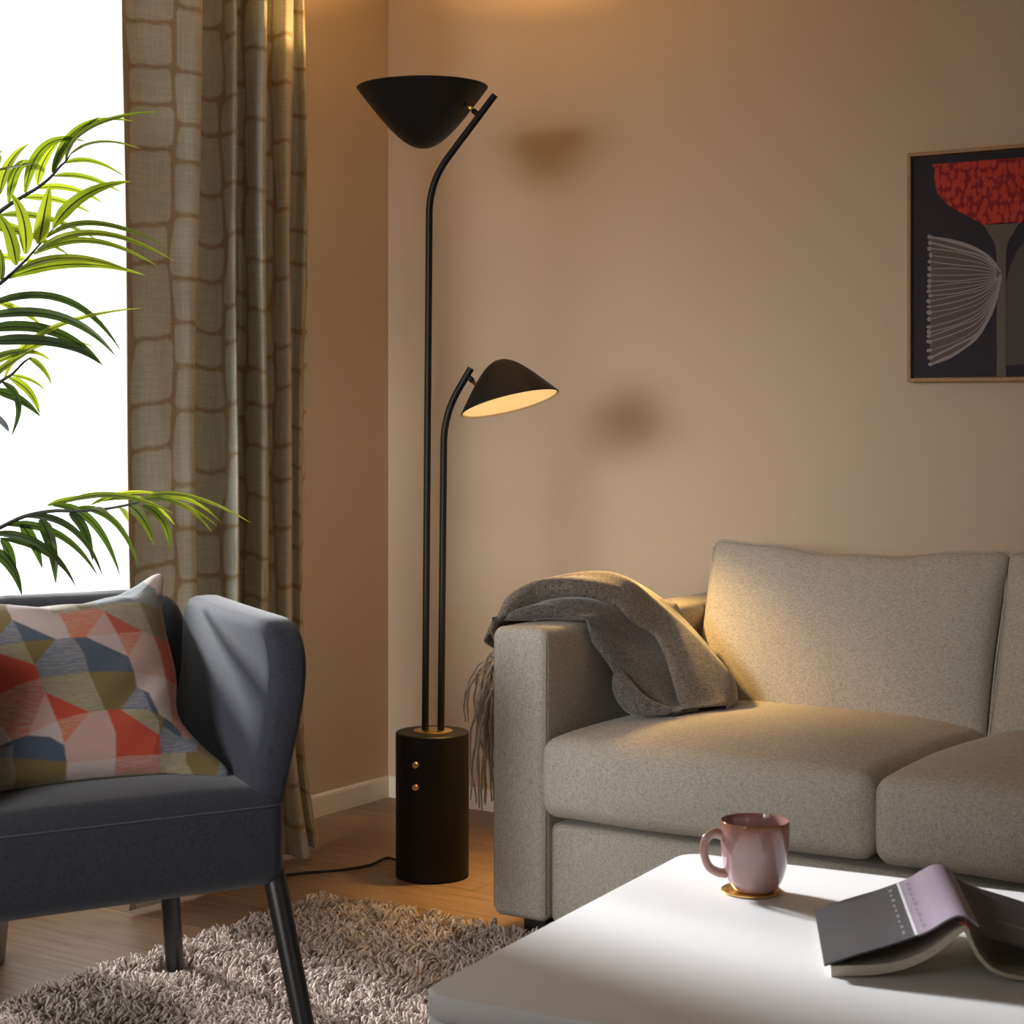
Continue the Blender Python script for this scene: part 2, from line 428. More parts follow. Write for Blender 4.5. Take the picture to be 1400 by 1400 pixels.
# ------------------------------------------------------------------ curtain
def build_curtain():
    # plan outline: (sight line, distance from the wall)
    plan = [(174, .315), (190, .312), (220, .317), (248, .321), (266, .327), (271, .315), (262, .255), (263, .235), (285, .245), (308, .285), (321, .325),
            (324, .30), (321, .235), (328, .225), (345, .275), (358, .315), (363, .30), (360, .235), (372, .225), (386, .27), (395, .285), (399, .26), (396, .21), (402, .205), (411, .235), (415, .22), (413, .17)]
    pts = [onx(p, HZ, x) for p, x in plan]
    cv = np.array(smooth_path([(p.x, p.y, 0) for p in pts], 26 * 12))
    seg = np.r_[0, np.cumsum(np.linalg.norm(np.diff(cv[:, :2], axis=0), axis=1))]
    NU, NZ = 380, 520
    U = np.linspace(0, seg[-1], NU); X = np.interp(U, seg, cv[:, 0]); Y = np.interp(U, seg, cv[:, 1])
    z0, z1 = .012, 2.47
    Z = np.linspace(z0, z1, NZ)
    UU, ZZ = np.meshgrid(U, Z); XX = np.tile(X, (NZ, 1)); YY = np.tile(Y, (NZ, 1))
    un = UU / seg[-1]
    low = np.clip((2.2 - ZZ) / 2.2, 0, 1)
    YY = YY + (.012 * (un ** 2) * low) + .006 * np.sin(ZZ * 2.3 + UU * 9)
    XX = XX + .007 * np.sin(ZZ * 1.9 + UU * 13 + 1) + .004 * np.sin(ZZ * 5 + UU * 21)
    XX = XX + .055 * np.clip((.35 - ZZ) / .35, 0, 1) ** 1.6 * un      # flares out where it meets the floor
    V = np.stack([XX, YY, ZZ], -1).reshape(-1, 3)
    Fc = [(j * NU + i, j * NU + i + 1, (j + 1) * NU + i + 1, (j + 1) * NU + i) for j in range(NZ - 1) for i in range(NU - 1)]
    t = thing('curtain', 'beige floor-length curtain woven with stone-wall pattern beside the bright window', 'curtain', (.27, -1.0, 0))
    o = obj('panel', V, Fc, M['curtain'], t)
    # woven stones: columns of rounded blocks of uneven height
    rr = random.Random(5); cols = []; u = .012
    while u < seg[-1] + .2:
        w = rr.choice([.075, .09, .105, .12, .135]); cells = []; z = -.1 - rr.random() * .1
        while z < 2.7:
            h = rr.choice([.085, .10, .12, .145, .17]); cells.append((z, z + h)); z += h
        cols.append((u, u + w, cells)); u += w
    S = np.zeros(UU.shape)
    uw = UU + .0055 * np.sin(ZZ * 13 + UU * 9) + .0022 * np.sin(ZZ * 31 + 2 + UU * 30)
    for a, b_, cells in cols:
        msk = (uw >= a) & (uw < b_)
        if not msk.any(): continue
        zz = ZZ + .005 * np.sin(UU * 33 + a * 50) + .002 * np.sin(UU * 80 + a * 9)
        for c0, c1 in cells:
            mk = msk & (zz >= c0) & (zz < c1)
            if not mk.any(): continue
            hx, hz, r = (b_ - a) / 2, (c1 - c0) / 2, .014
            skew = rr.uniform(-.10, .10)
            dx = np.abs(uw[mk] - (a + b_) / 2 + skew * (zz[mk] - (c0 + c1) / 2)) - (hx - .0055 - r); dz = np.abs(zz[mk] - (c0 + c1) / 2) - (hz - .0055 - r)
            d = np.hypot(np.maximum(dx, 0), np.maximum(dz, 0)) + np.minimum(np.maximum(dx, dz), 0) - r
            S[mk] = np.clip(.5 - d / .004, 0, 1)
    S[(UU > .006) & (UU < .011)] = .25
    at_ = o.data.attributes.new('stone', 'FLOAT', 'POINT'); at_.data.foreach_set('value', S.reshape(-1).astype(np.float32))
    sm = o.modifiers.new('thick', 'SOLIDIFY'); sm.thickness = .0015
    # ceiling track with gliders
    b = MB(); b.add(box(.225, .265, -2.2, -.35, RZ - .02, RZ)); 
    b.build('track', M['win'], t, False)
build_curtain()

# ------------------------------------------------------------------ picture
def build_picture():
    t = thing('framed_picture', 'oak-framed picture of a red poppy-like flower on a dark ground, on the back wall', 'picture', (1.82, 0, 1.46))
    x0, x1, z0, z1 = 1.596, 2.046, 1.184, 1.737; w = .009; d = .028
    b = MB()
    b.add(box(x0, x0 + w, -d, -.001, z0, z1)); b.add(box(x1 - w, x1, -d, -.001, z0, z1))
    b.add(box(x0 + w, x1 - w, -d, -.001, z0, z0 + w)); b.add(box(x0 + w, x1 - w, -d, -.001, z1 - w, z1))
    fr = b.build('frame', M['oak'], t, False)
    bv = fr.modifiers.new('b', 'BEVEL'); bv.width = .0012; bv.segments = 2
    yc = -.018
    def P(zx, zy, lift=0):       # measured off the canvas plane
        p = ony(1100 + zx / 3.5, 150 + zy / 3.5, yc - lift); return (p.x, p.y, p.z)
    c = MB()
    c.add(box(x0 + w + .003, x1 - w - .003, yc, -.004, z0 + w + .003, z1 - w - .003), 0)
    cxm = P(942, 700)[0]
    def poly(pts, mi, lift, mirror=False):
        q = [P(a, b_, lift) for a, b_ in pts]
        if mirror: q = [(2 * cxm - p[0], p[1], p[2]) for p in reversed(q)]
        n = len(q); ctr = tuple(sum(p[i] for p in q) / n for i in range(3))
        c.add((q, [tuple(range(n))]), mi)
    def curve(pts, n=20): return [tuple(p) for p in smooth_path([(a, b_, 0) for a, b_ in pts], n)]
    def flat(pts, n): return [(p[0], p[1]) for p in curve(pts, n)]
    def sym(left, mi, lift, n=24):
        L = [P(a, b_, lift) for a, b_ in flat(left, n)]
        R = [(2 * cxm - p[0], p[1], p[2]) for p in reversed(L)]
        V = L + R; k = len(L)
        c.add((V, [(i, 2 * k - 1 - i, 2 * k - 2 - i, i + 1) for i in range(k - 1)]), mi)
    # red head, wavy left edge
    sym([(606, 262), (622, 285), (620, 330), (628, 375), (650, 420), (690, 458), (740, 488), (790, 515), (838, 540), (855, 556), (875, 546), (900, 552), (930, 548)], 2, .0008, 60)
    # grey calyx and stem
    sym([(858, 551), (880, 590), (905, 630), (917, 680), (919, 760), (921, 900), (918, 1040), (920, 1150), (918, 1285)], 1, .0012, 40)
    # grey mass right of the stem
    q = flat([(960, 1225), (952, 1100), (955, 900), (975, 780), (1010, 690), (1050, 640), (1110, 640), (1170, 720), (1190, 900), (1185, 1100), (1170, 1215)], 60)
    q3 = [P(a, b_, .0003) for a, b_ in q]; mid = P(1070, 1215, .0003)
    c.add((q3 + [mid], [(i, i + 1, len(q3)) for i in range(len(q3) - 1)]), 3)
    # taupe fan with pale ribs
    top = flat([(600, 606), (700, 618), (790, 645), (860, 680), (905, 720), (938, 778)], 24)
    bot = flat([(600, 1224), (700, 1190), (790, 1125), (860, 1040), (900, 960), (938, 800)], 24)
    A = [P(a, b_, .0006) for a, b_ in top]; B = [P(a, b_, .0006) for a, b_ in bot]; k = min(len(A), len(B))
    c.add((A[:k] + B[:k], [(i, k + i, k + i + 1, i + 1) for i in range(k - 1)]), 4)
    def stroke(pts, wd, lift):
        for i in range(len(pts) - 1):
            pass
        L, R = [], []
        for i, p in enumerate(pts):
            a = pts[max(0, i - 1)]; b_ = pts[min(len(pts) - 1, i + 1)]
            dx, dy = b_[0] - a[0], b_[1] - a[1]; l = math.hypot(dx, dy) or 1; nx, ny = -dy / l, dx / l
            ww = wd(i / (len(pts) - 1)) if callable(wd) else wd
            L.append(P(p[0] + nx * ww, p[1] + ny * ww, lift)); R.append(P(p[0] - nx * ww, p[1] - ny * ww, lift))
        k = len(L); c.add((L + R, [(i, i + 1, k + i + 1, k + i) for i in range(k - 1)]), 5)
    ys = [608, 636, 664, 697, 727, 760, 792, 820, 845, 868, 890, 916, 943, 970, 1002, 1040, 1064, 1084, 1110, 1152, 1186, 1218]
    rr = random.Random(3)
    for i, y in enumerate(ys):
        f = i / (len(ys) - 1)
        ex, ey = (938 - 2 * f, 776 + 45 * f) if f < .55 else (936 - 60 * (f - .55), 800 + 300 * (f - .55))
        # each rib bows with the outline of the fan
        bow = (f - .33)
        mid1 = (600 + (ex - 600) * .4, y + (ey - y) * .20 + 6 * math.sin(i * 2.1)); mid2 = (600 + (ex - 600) * .75, y + (ey - y) * .55 + bow * 34)
        stroke(flat([(604, y), mid1, mid2, (ex, ey)], 18), (4.2 if i in (0, 1, 20, 21) else rr.uniform(1.6, 3.0)), .0010 + .00002 * i)
        # blob at the rim
        n = 9; rx, ry = rr.uniform(9, 15), rr.uniform(8, 13); xo = rr.uniform(594, 603)
        c.add(([P(xo + rx * math.cos(2 * PI * j / n) * rr.uniform(.85, 1.1), y + ry * math.sin(2 * PI * j / n) * rr.uniform(.85, 1.1), .0016) for j in range(n)], [tuple(range(n))]), 5)
    stroke(flat([(600, 1222), (700, 1182), (790, 1118), (862, 1032), (902, 950), (928, 850), (938, 790)], 40), lambda s: 4 + 4 * s, .0018)
    stroke(flat([(600, 610), (700, 624), (790, 650), (860, 686), (905, 726), (938, 778)], 30), 4.5, .0018)
    c.build('canvas', [M['ink'], M['stem_paint'], M['poppy'], M['grey_paint'], M['fan_paint'], M['line_paint']], t, False)
build_picture()

# ------------------------------------------------------------------ floor lamp
def build_lamp():
    D = 4.474
    base = at(591, 1197, D); base.z = 0
    t = thing('floor_lamp', 'tall black two-armed floor lamp with two shades in the room corner', 'lamp', base)
    r, h = .0877, .346
    bo = obj('base', *lathe([(0, 0.001), (r - .003, .001), (r, .004), (r, h - .003), (r - .003, h), (0, h)], base, (0, 0, 1), 96), M['black'], t)
    bv = bo.modifiers.new('e', 'EDGE_SPLIT'); bv.split_angle = math.radians(40)
    pc = base + RIGHT * .002
    pl = obj('plate', *lathe([(.047, h), (.047, h + .0025), (.0455, h + .0035), (0, h + .0035)], pc, (0, 0, 1), 64), M['brass'], t)
    pl['label'] = 'round brass plate'; pl.modifiers.new('e', 'EDGE_SPLIT').split_angle = math.radians(40)
    # poles with a bent upper arm
    pr = .0083
    p0 = at(581.3, 997, D); p0.z = h + .002
    tall = fillet(p0, at(587.3, 249, D), at(676.5, 130, D), .075, 12)
    lowp = fillet(at(602.8, 997, D) * 1, at(607.2, 566, D), at(644, 503.5, D), .07, 12); lowp[0].z = h + .002
    for path in (tall, lowp):
        o = obj('pole', *tube(path, pr, 20), M['black'], t)
        o.modifiers.new('e', 'EDGE_SPLIT').split_angle = math.radians(50)
    # shades
    def shade(rim, axis, R, H, closed_to_rim):
        """axis points from rim towards the crown"""
        prof = [(R * a, H * b) for a, b in ((1.0, 0), (.93, .105), (.80, .285), (.66, .475), (.545, .62), (.44, .74), (.34, .84), (.235, .92), (.12, .98), (0, 1.0))]
        pr_ = [(0, 0)] * 0
        sm = [(max(0, p[0]), p[1]) for p in smooth_path([(a, b, 0) for a, b in prof], 45)]
        sm[-1] = (0, H)
        rimb = [(R - .002, -.0018), (R, -.0006)]
        s = obj('shade', *lathe(rimb + sm, rim, axis, 96), M['black'], t)
        inn = [(max(0, a - .0025), b - .003 if b > .01 else b - .0018) for a, b in sm]; inn[-1] = (0, H - .004)
        l = obj('lining', *lathe(inn, rim, axis, 96), M['lining'], s); l['label'] = 'cream inner face of the shade'
        return s
    D1 = 4.56
    rim1 = at(577.5, 120.0, D1); ax1 = (UP * -1 + RIGHT * .010).normalized()
    s1 = shade(rim1, ax1, .1603, .149, 0); s1['label'] = 'upper bowl-shaped shade opening upwards'
    D2 = 4.42
    tw = -FWD
    ax2 = -(RIGHT * .235 - UP * .955 + tw * .170).normalized()
    rim2 = at(697.3, 551.5, D2)
    s2 = shade(rim2, ax2, .1195, .1085, 0); s2['label'] = 'lower cone-shaped shade opening downwards, lit inside'
    obj('diffuser', *lathe([(.1160, .0012), (.1160, .0024), (0, .0024)], rim2, ax2, 64), M['diffuser'], s2)['label'] = 'glowing warm diffuser'
    obj('bulb', *lathe([(.0, .114), (.012, .116), (.019, .122), (.020, .129), (.016, .137), (.010, .143)], rim1, ax1, 40), M['bulb'], s1)['label'] = 'glowing bulb'
    # joints
    def joint(a, b):
        j = obj('joint', *tube([a, a + (b - a) * .34], .0066, 18), M['black'], t)
        k = obj('pin', *tube([a + (b - a) * .32, b], .0052, 18), M['brass'], j); k['label'] = 'brass pin'
    joint(at(654.5, 157, D), at(633.5, 140.5, D + .030)); joint(at(640, 515, D), at(658, 532.5, 4.445))
    # two dimmer knobs on the drum
    for py in (1045.5, 1076):
        x = -.0335; c = base + RIGHT * x - FWD * math.sqrt(r * r - x * x); c.z = CAMH - (py - HZ) / F * (D - .081)
        nrm = (RIGHT * x - FWD * math.sqrt(r * r - x * x)).normalized()
        k = obj('dimmer_knob', *lathe([(.0078, -.002), (.0078, .008), (.0066, .0095), (0, .0095)], c, nrm, 32), M['knob'], t); k['label'] = 'small round brass knob'
        k.modifiers.new('e', 'EDGE_SPLIT').split_angle = math.radians(40)
    pts = [base - RIGHT * .07 + FWD * .035 + UP * .02] + [onz(a, b, .006) for a, b in ((530, 1173), (505, 1183), (470, 1189), (430, 1192.5), (395, 1196), (350, 1204), (290, 1206), (230, 1195))]
    obj('power_cord', *tube([Vector(p) for p in smooth_path(pts, 70)], .0036, 8), M['cord'], t)['label'] = 'thin black cable along the floor'
    # the lamps' light
    L = bpy.data.lights.new('upper_bulb', 'POINT'); L.energy = 20; L.color = (1, .58, .21); L.shadow_soft_size = .02
    o = bpy.data.objects.new('upper_bulb_light', L); COL.objects.link(o); o.location = rim1 - UP * .107
    L = bpy.data.lights.new('lower_bulb', 'SPOT'); L.energy = 58; L.color = (1, .60, .20); L.shadow_soft_size = .03; L.spot_size = math.radians(86); L.spot_blend = .8
    o = bpy.data.objects.new('lower_bulb_light', L); COL.objects.link(o); o.location = rim2 - ax2 * .006
    # the beam leaves along the shade's own axis, slightly towards the sofa
    o.rotation_euler = (RIGHT * .05 - Vector(ax2)).to_track_quat('-Z', 'Y').to_euler()
build_lamp()

# ------------------------------------------------------------------ sofa
def build_sofa():
    t = thing('sofa', 'oatmeal linen sofa against the back wall with a throw over its arm', 'sofa', (1.94, -.55, 0))
    y0, y1 = -1.03, -.05
    def arm(x0, x1):
        cx, hx = (x0 + x1) / 2, (x1 - x0) / 2; cy, hy = (y0 + y1) / 2, (y1 - y0) / 2; cz, hz = (.042 + .652) / 2, (.652 - .042) / 2
        def f(x, y, z):
            # soft crown on the top, bulge on the sides
            k = (z / hz)
            z2 = z + (.006 * (1 - (x / hx) ** 2) if k > .9 else 0)
            return x + .004 * math.copysign(1, x) * (1 - k * k) * (1 - (y / hy) ** 2), y, z2
        a = obj('arm', *move(rbox(hx, hy, hz, .018, (6, 16, 16), 5), cx, cy, cz, f), M['sofa'], t)
        # seam round the front face
        pth = []; r = .022; X, Zt, Zb = hx - .0032, cz + hz - .0022, cz - hz + .017
        for q in [(cx - X, Zb)] + [(cx - X, Zt - r)] + [(cx - X + r - r * math.cos(u), Zt - r + r * math.sin(u)) for u in np.linspace(0, PI / 2, 7)] + \
                [(cx + X - r + r * math.sin(u), Zt - r + r * math.cos(u)) for u in np.linspace(0, PI / 2, 7)] + [(cx + X, Zt - r), (cx + X, Zb)]:
            pth.append((q[0], y0 + .0085, q[1]))
        # sits just proud of the rounded edge
        obj('seam', *tube(pth, .0022, 6), M['sofa_seam'], a)
    arm(1.065, 1.2); arm(2.672, 2.807)
    hb = .105
    bs = obj('base', *move(rbox(.736, .47, hb, .016, (10, 8, 4), 4), 1.936, -.543, .145, lambda x, y, z: (x, y - .006 * (1 - (z / hb) ** 2) * (1 - (x / .736) ** 4), z)), M['sofa'], t)
    # backrest
    bk = obj('backrest', *move(rbox(.736, .10, .31, .035, (10, 4, 8), 5), 1.936, -.155, .35), M['sofa'], t)
    # seat cushions
    def seat(x0, x1, seed):
        hx = (x1 - x0) / 2 - .001; hy = .43; hz = .088; cx = (x0 + x1) / 2
        def f(x, y, z):
            u, v, w = x / hx, y / hy, z / hz
            edge = max(0, 1 - u ** 4) * max(0, 1 - v ** 4)
            z2 = z + (.030 if w > 0 else .010) * abs(w) * edge * (1 if w > 0 else -.2) - (.030 * (v + 1) / 2 if w > 0 else 0)
            fr = max(0, -v)
            if w > 0: z2 -= .012 * fr ** 3           # falls to the front edge
            y2 = y - .018 * (1 - w * w) * (1 - u ** 4) * fr ** 2
            x2 = x + .003 * math.copysign(1, x) * (1 - w * w)
            z2 += .002 * math.sin(7 * u + seed) * math.sin(5 * v + seed)
            return x2, y2, z2
        c = obj('seat_cushion', *move(rbox(hx, hy, hz, .034, (20, 20, 5), 6), cx, -.632, .357, f), M['sofa'], t)
        # side seam running down the front corners
        for s in (-1, 1):
            if s == -1 and x0 < 1.3: continue
            pth = []
            for k in range(13):
                zz = -hz + .02 + (2 * hz - .05) * k / 12
                q = f(s * (hx - .018), -hy + .012, zz); pth.append((q[0] + cx, q[1] - .632 - .001, q[2] + .357))
            obj('seam', *tube(pth, .0018, 6), M['sofa_seam'], c)
    seat(1.203, 1.936, 1.0); seat(1.937, 2.67, 2.7)
    # loose back cushions
    def back(x0, x1, seed):
        hx, hz = (x1 - x0) / 2, .225; cx = (x0 + x1) / 2; hy = .085; N = 34; V = []; idx = {}; Fc = []
        rr = random.Random(seed)
        ph = [rr.uniform(0, 6) for _ in range(6)]
        for side in (-1, 1):
            for j in range(N + 1):
                for i in range(N + 1):
                    u, v = -1 + 2 * i / N, -1 + 2 * j / N
                    # concentrate rows near the edges
                    u = math.sin(u * PI / 2) * .4 + u * .6; v = math.sin(v * PI / 2) * .4 + v * .6
                    ed = i in (0, N) or j in (0, N)
                    if ed and side == 1: continue
                    th = (max(0, 1 - u * u) * max(0, 1 - v * v)) ** .36
                    qa, qb = abs(u) - .93, abs(v) - .88
                    if qa > 0 and qb > 0:
                        ra, rb_ = qa / .07, qb / .12; kk = max(ra, rb_) / math.hypot(ra, rb_); u = math.copysign(.93 + qa * kk, u); v = math.copysign(.88 + qb * kk, v)
                    x = u * hx * (1 - .022 * (1 - v * v) + .006 * v); z = v * hz * (1 - .035 * (1 - u * u))
                    if v > 0: z -= .012 * max(0, v) * (1 - u * u) * (1 + .6 * math.sin(3.1 * u + ph[0]))
                    y = side * hy * th * (1.0 if side < 0 else .75)
                    y += .004 * math.sin(9 * u + ph[1] + 3 * v) * (1 - v) * .5 * th
                    # gathers along the top edge
                    g = max(0, v - .55) / .45
                    y += side * .007 * g * math.sin(17 * u + ph[2]) * (1 - u * u) * (1 - g) * 2
                    z += .004 * g * math.sin(11 * u + ph[3]) * (1 - u * u)
                    idx[(side, i, j)] = len(V)
                    # lean back
                    a = math.radians(20); V.append((cx + x, -.340 + y * math.cos(a) + z * math.sin(a), .592 + z * math.cos(a) - y * math.sin(a)))
        g = lambda s, i, j: idx.get((s, i, j), idx.get((-1, i, j)))
        for s in (-1, 1):
            for j in range(N):
                for i in range(N):
                    q = (g(s, i, j), g(s, i + 1, j), g(s, i + 1, j + 1), g(s, i, j + 1))
                    Fc.append(q if s < 0 else q[::-1])
        o = obj('back_cushion', V, Fc, M['sofa'], t); soft(o, 1)
        pth = [V[g(-1, i, 0)] for i in range(N + 1)] + [V[g(-1, N, j)] for j in range(1, N + 1)] + [V[g(-1, i, N)] for i in range(N - 1, -1, -1)] + [V[g(-1, 0, j)] for j in range(N - 1, -1, -1)]
        obj('piping', *tube(pth, .0028, 6, False), M['sofa'], o)
    back(1.200, 1.936, 4); back(1.926, 2.658, 9)
    for x in (1.14, 2.735):
        for y in (-.95, -.12):
            obj('leg', *rbox_at(x, y), M['plastic'], t)
def rbox_at(x, y): return move(rbox(.028, .028, .0225, .004, (1, 1, 1), 2), x, y, .0225)
build_sofa()

# ------------------------------------------------------------------ wool throw over the sofa arm
def grid_surf(curves, nt=22):
    """curves: list of point lists (same length ns); smooth across"""
    C = [np.array(smooth_path(c, 48)) for c in curves]; ns = min(len(c) for c in C)
    G = np.array([smooth_path([c[i] for c in C], nt) for i in range(ns)])
    return G
def keep_out(G):
    G = G.copy(); x, y, z = G[..., 0], G[..., 1], G[..., 2]
    side = (x > 1.053) & (x < 1.09) & (z < .60); x[side] = 1.053
    top = (x > 1.053) & (x < 1.211) & (z < .667) & (z >= .60); z[top] = .667
    ins = (x > 1.12) & (x < 1.213) & (z < .60); x[ins] = 1.213
    seat = (x >= 1.2) & (z < .462); z[seat] = .462
    return G
def build_throw():
    T = thing('throw_blanket', 'grey-brown wool throw with fringe draped over the sofa arm', 'blanket', (1.13, -.80, .66))
    X = lambda px, py, x: np.array(onx(px, py, x))
    A = [X(672, 872, 1.055), X(690, 846, 1.065), X(715, 839.5, 1.10), X(742, 838, 1.13), X(772, 841, 1.165), X(796, 852, 1.20), X(815, 877, 1.222), X(836, 905, 1.25), X(852, 935, 1.28), X(880, 962, 1.33), X(925, 984, 1.40)]
    B = [X(670, 868, 1.050), X(688, 846, 1.06), X(700, 830, 1.07), X(735, 808, 1.10), X(788, 805, 1.155), X(838, 820, 1.20), X(860, 842, 1.225), X(895, 864, 1.25), X(912, 892, 1.29), X(926, 935, 1.34), X(938, 982, 1.40)]
    R = [X(664, 880, 1.04), X(684, 848, 1.05), X(698, 824, 1.06), X(735, 799, 1.085), X(795, 787.5, 1.125), X(850, 789, 1.165), X(895, 815, 1.20), X(935, 855, 1.26), X(968, 893, 1.33), X(997, 930, 1.40), X(990, 968, 1.43)]
    off = lambda C, *d: [c + np.array(d) for c in C]
    lerp = lambda a, b, k: [p * (1 - k) + q * k for p, q in zip(a, b)]
    up = lambda C, h: [c + np.array((.25 * h, -.35 * h, .9 * h)) * (1 - (i / (len(C) - 1)) ** 4) for i, c in enumerate(C)]
    nk = len(R); fade = [1 - .85 * (i / (nk - 1)) ** 3 for i in range(nk)]
    K = [r + np.array((-.01 * f_, .09 * f_, -.035 * f_ - .012 * (1 - f_))) for r, f_ in zip(R, fade)]
    # bring hidden back edge down on to arm and seat
    K2 = [np.array((r[0] - .012, r[1] + .025 + .085 * f_, max(.465, min(r[2] - .05, .672) if r[0] < 1.24 else r[2] - .10))) for r, f_ in zip(R, fade)]
    G1 = grid_surf([off(B, .008, .045, -.030), off(B, .0, .012, -.014), B, up(lerp(B, R, .30), .013), up(lerp(B, R, .68), .012), R, K, K2], 46)
    A2 = [np.array((p[0], p[1], p[2])) for p in A]
    Bi = off(B, .004, .05, -.026)
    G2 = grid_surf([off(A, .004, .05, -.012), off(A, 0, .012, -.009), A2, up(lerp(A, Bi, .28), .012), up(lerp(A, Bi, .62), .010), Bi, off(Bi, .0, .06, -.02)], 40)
    m = MB()
    for gi, G in enumerate((G1, G2)):
        ns, nt, _ = G.shape
        S, Tt = np.meshgrid(np.linspace(0, 1, ns), np.linspace(0, 1, nt), indexing='ij')
        # soft creases running with the drape
        w = .0045 * np.sin(Tt * 17 + 5 * np.sin(S * 3 + gi)) * np.sin(S * 7 + Tt * 5 + gi) + .003 * np.sin(S * 19 + Tt * 8)
        inside = np.clip((Tt - .25) * 6, 0, 1) * np.clip((.8 - Tt) * 6, 0, 1)
        nrm = np.cross(np.gradient(G, axis=0), np.gradient(G, axis=1)); nrm /= np.linalg.norm(nrm, axis=2, keepdims=True) + 1e-9
        if nrm[ns // 3, nt // 2, 2] < 0: nrm = -nrm
        G = G + nrm * (w * inside)[..., None]
        G = keep_out(G)
        V = G.reshape(-1, 3); Fc = [(i * nt + j, i * nt + j + 1, (i + 1) * nt + j + 1, (i + 1) * nt + j) for i in range(ns - 1) for j in range(nt - 1)]
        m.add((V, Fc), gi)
    # bunched lower fold that rests on the seat
    ctr = [X(838, 922, 1.262), X(846, 944, 1.28), X(860, 962, 1.315), X(885, 972, 1.36), X(925, 974, 1.42)]
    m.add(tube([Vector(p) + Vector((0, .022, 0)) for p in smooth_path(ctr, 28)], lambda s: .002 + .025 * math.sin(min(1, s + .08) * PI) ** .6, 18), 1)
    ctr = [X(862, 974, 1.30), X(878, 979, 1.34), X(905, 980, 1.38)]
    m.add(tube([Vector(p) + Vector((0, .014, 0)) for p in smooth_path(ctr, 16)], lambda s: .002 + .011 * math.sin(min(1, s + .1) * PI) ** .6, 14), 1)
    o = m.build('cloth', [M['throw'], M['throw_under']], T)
    sm = o.modifiers.new('thick', 'SOLIDIFY'); sm.thickness = .006; sm.offset = -1
    soft(o, 1)
    # fringe: twisted strands falling outside the arm
    b = MB(); rr = random.Random(2)
    for k in range(120):
        s = k / 119
        # rows of knots along the hem: nearer strands first
        y = -1.005 + .20 * rr.random()
        rootz = .615 - .06 * rr.random() - .05 * s
        x0 = 1.052 - .012 * rr.random()
        out = rr.uniform(.008, .085) * (1 - .55 * s) ; ln = rr.uniform(.10, .17) + .16 * s
        p0 = Vector((x0, y, rootz)); p1 = p0 + Vector((-out * .6, -.004, -ln * .18)); p2 = p0 + Vector((-out * .95 - .004, -.006 + rr.uniform(-.01, .01), -ln * .55)); p3 = p0 + Vector((-out * .9 + rr.uniform(-.014, .012), rr.uniform(-.02, .02), -ln))
        pa = smooth_path([p0, p1, p2, p3], 18); wob = rr.uniform(0, 6)
        pa = [Vector(q) + Vector((math.sin(i * 1.5 + wob), math.cos(i * 1.3 + wob), 0)) * .0012 for i, q in enumerate(pa)]
        b.add(tube(pa, lambda t_: .0030 * (1 + .25 * math.sin(t_ * 40 + wob)) * (1 - .45 * t_ ** 4), 6))
    fr = b.build('fringe', M['fringe'], T); fr['kind'] = 'stuff'; fr['label'] = 'pale twisted wool fringe'
build_throw()

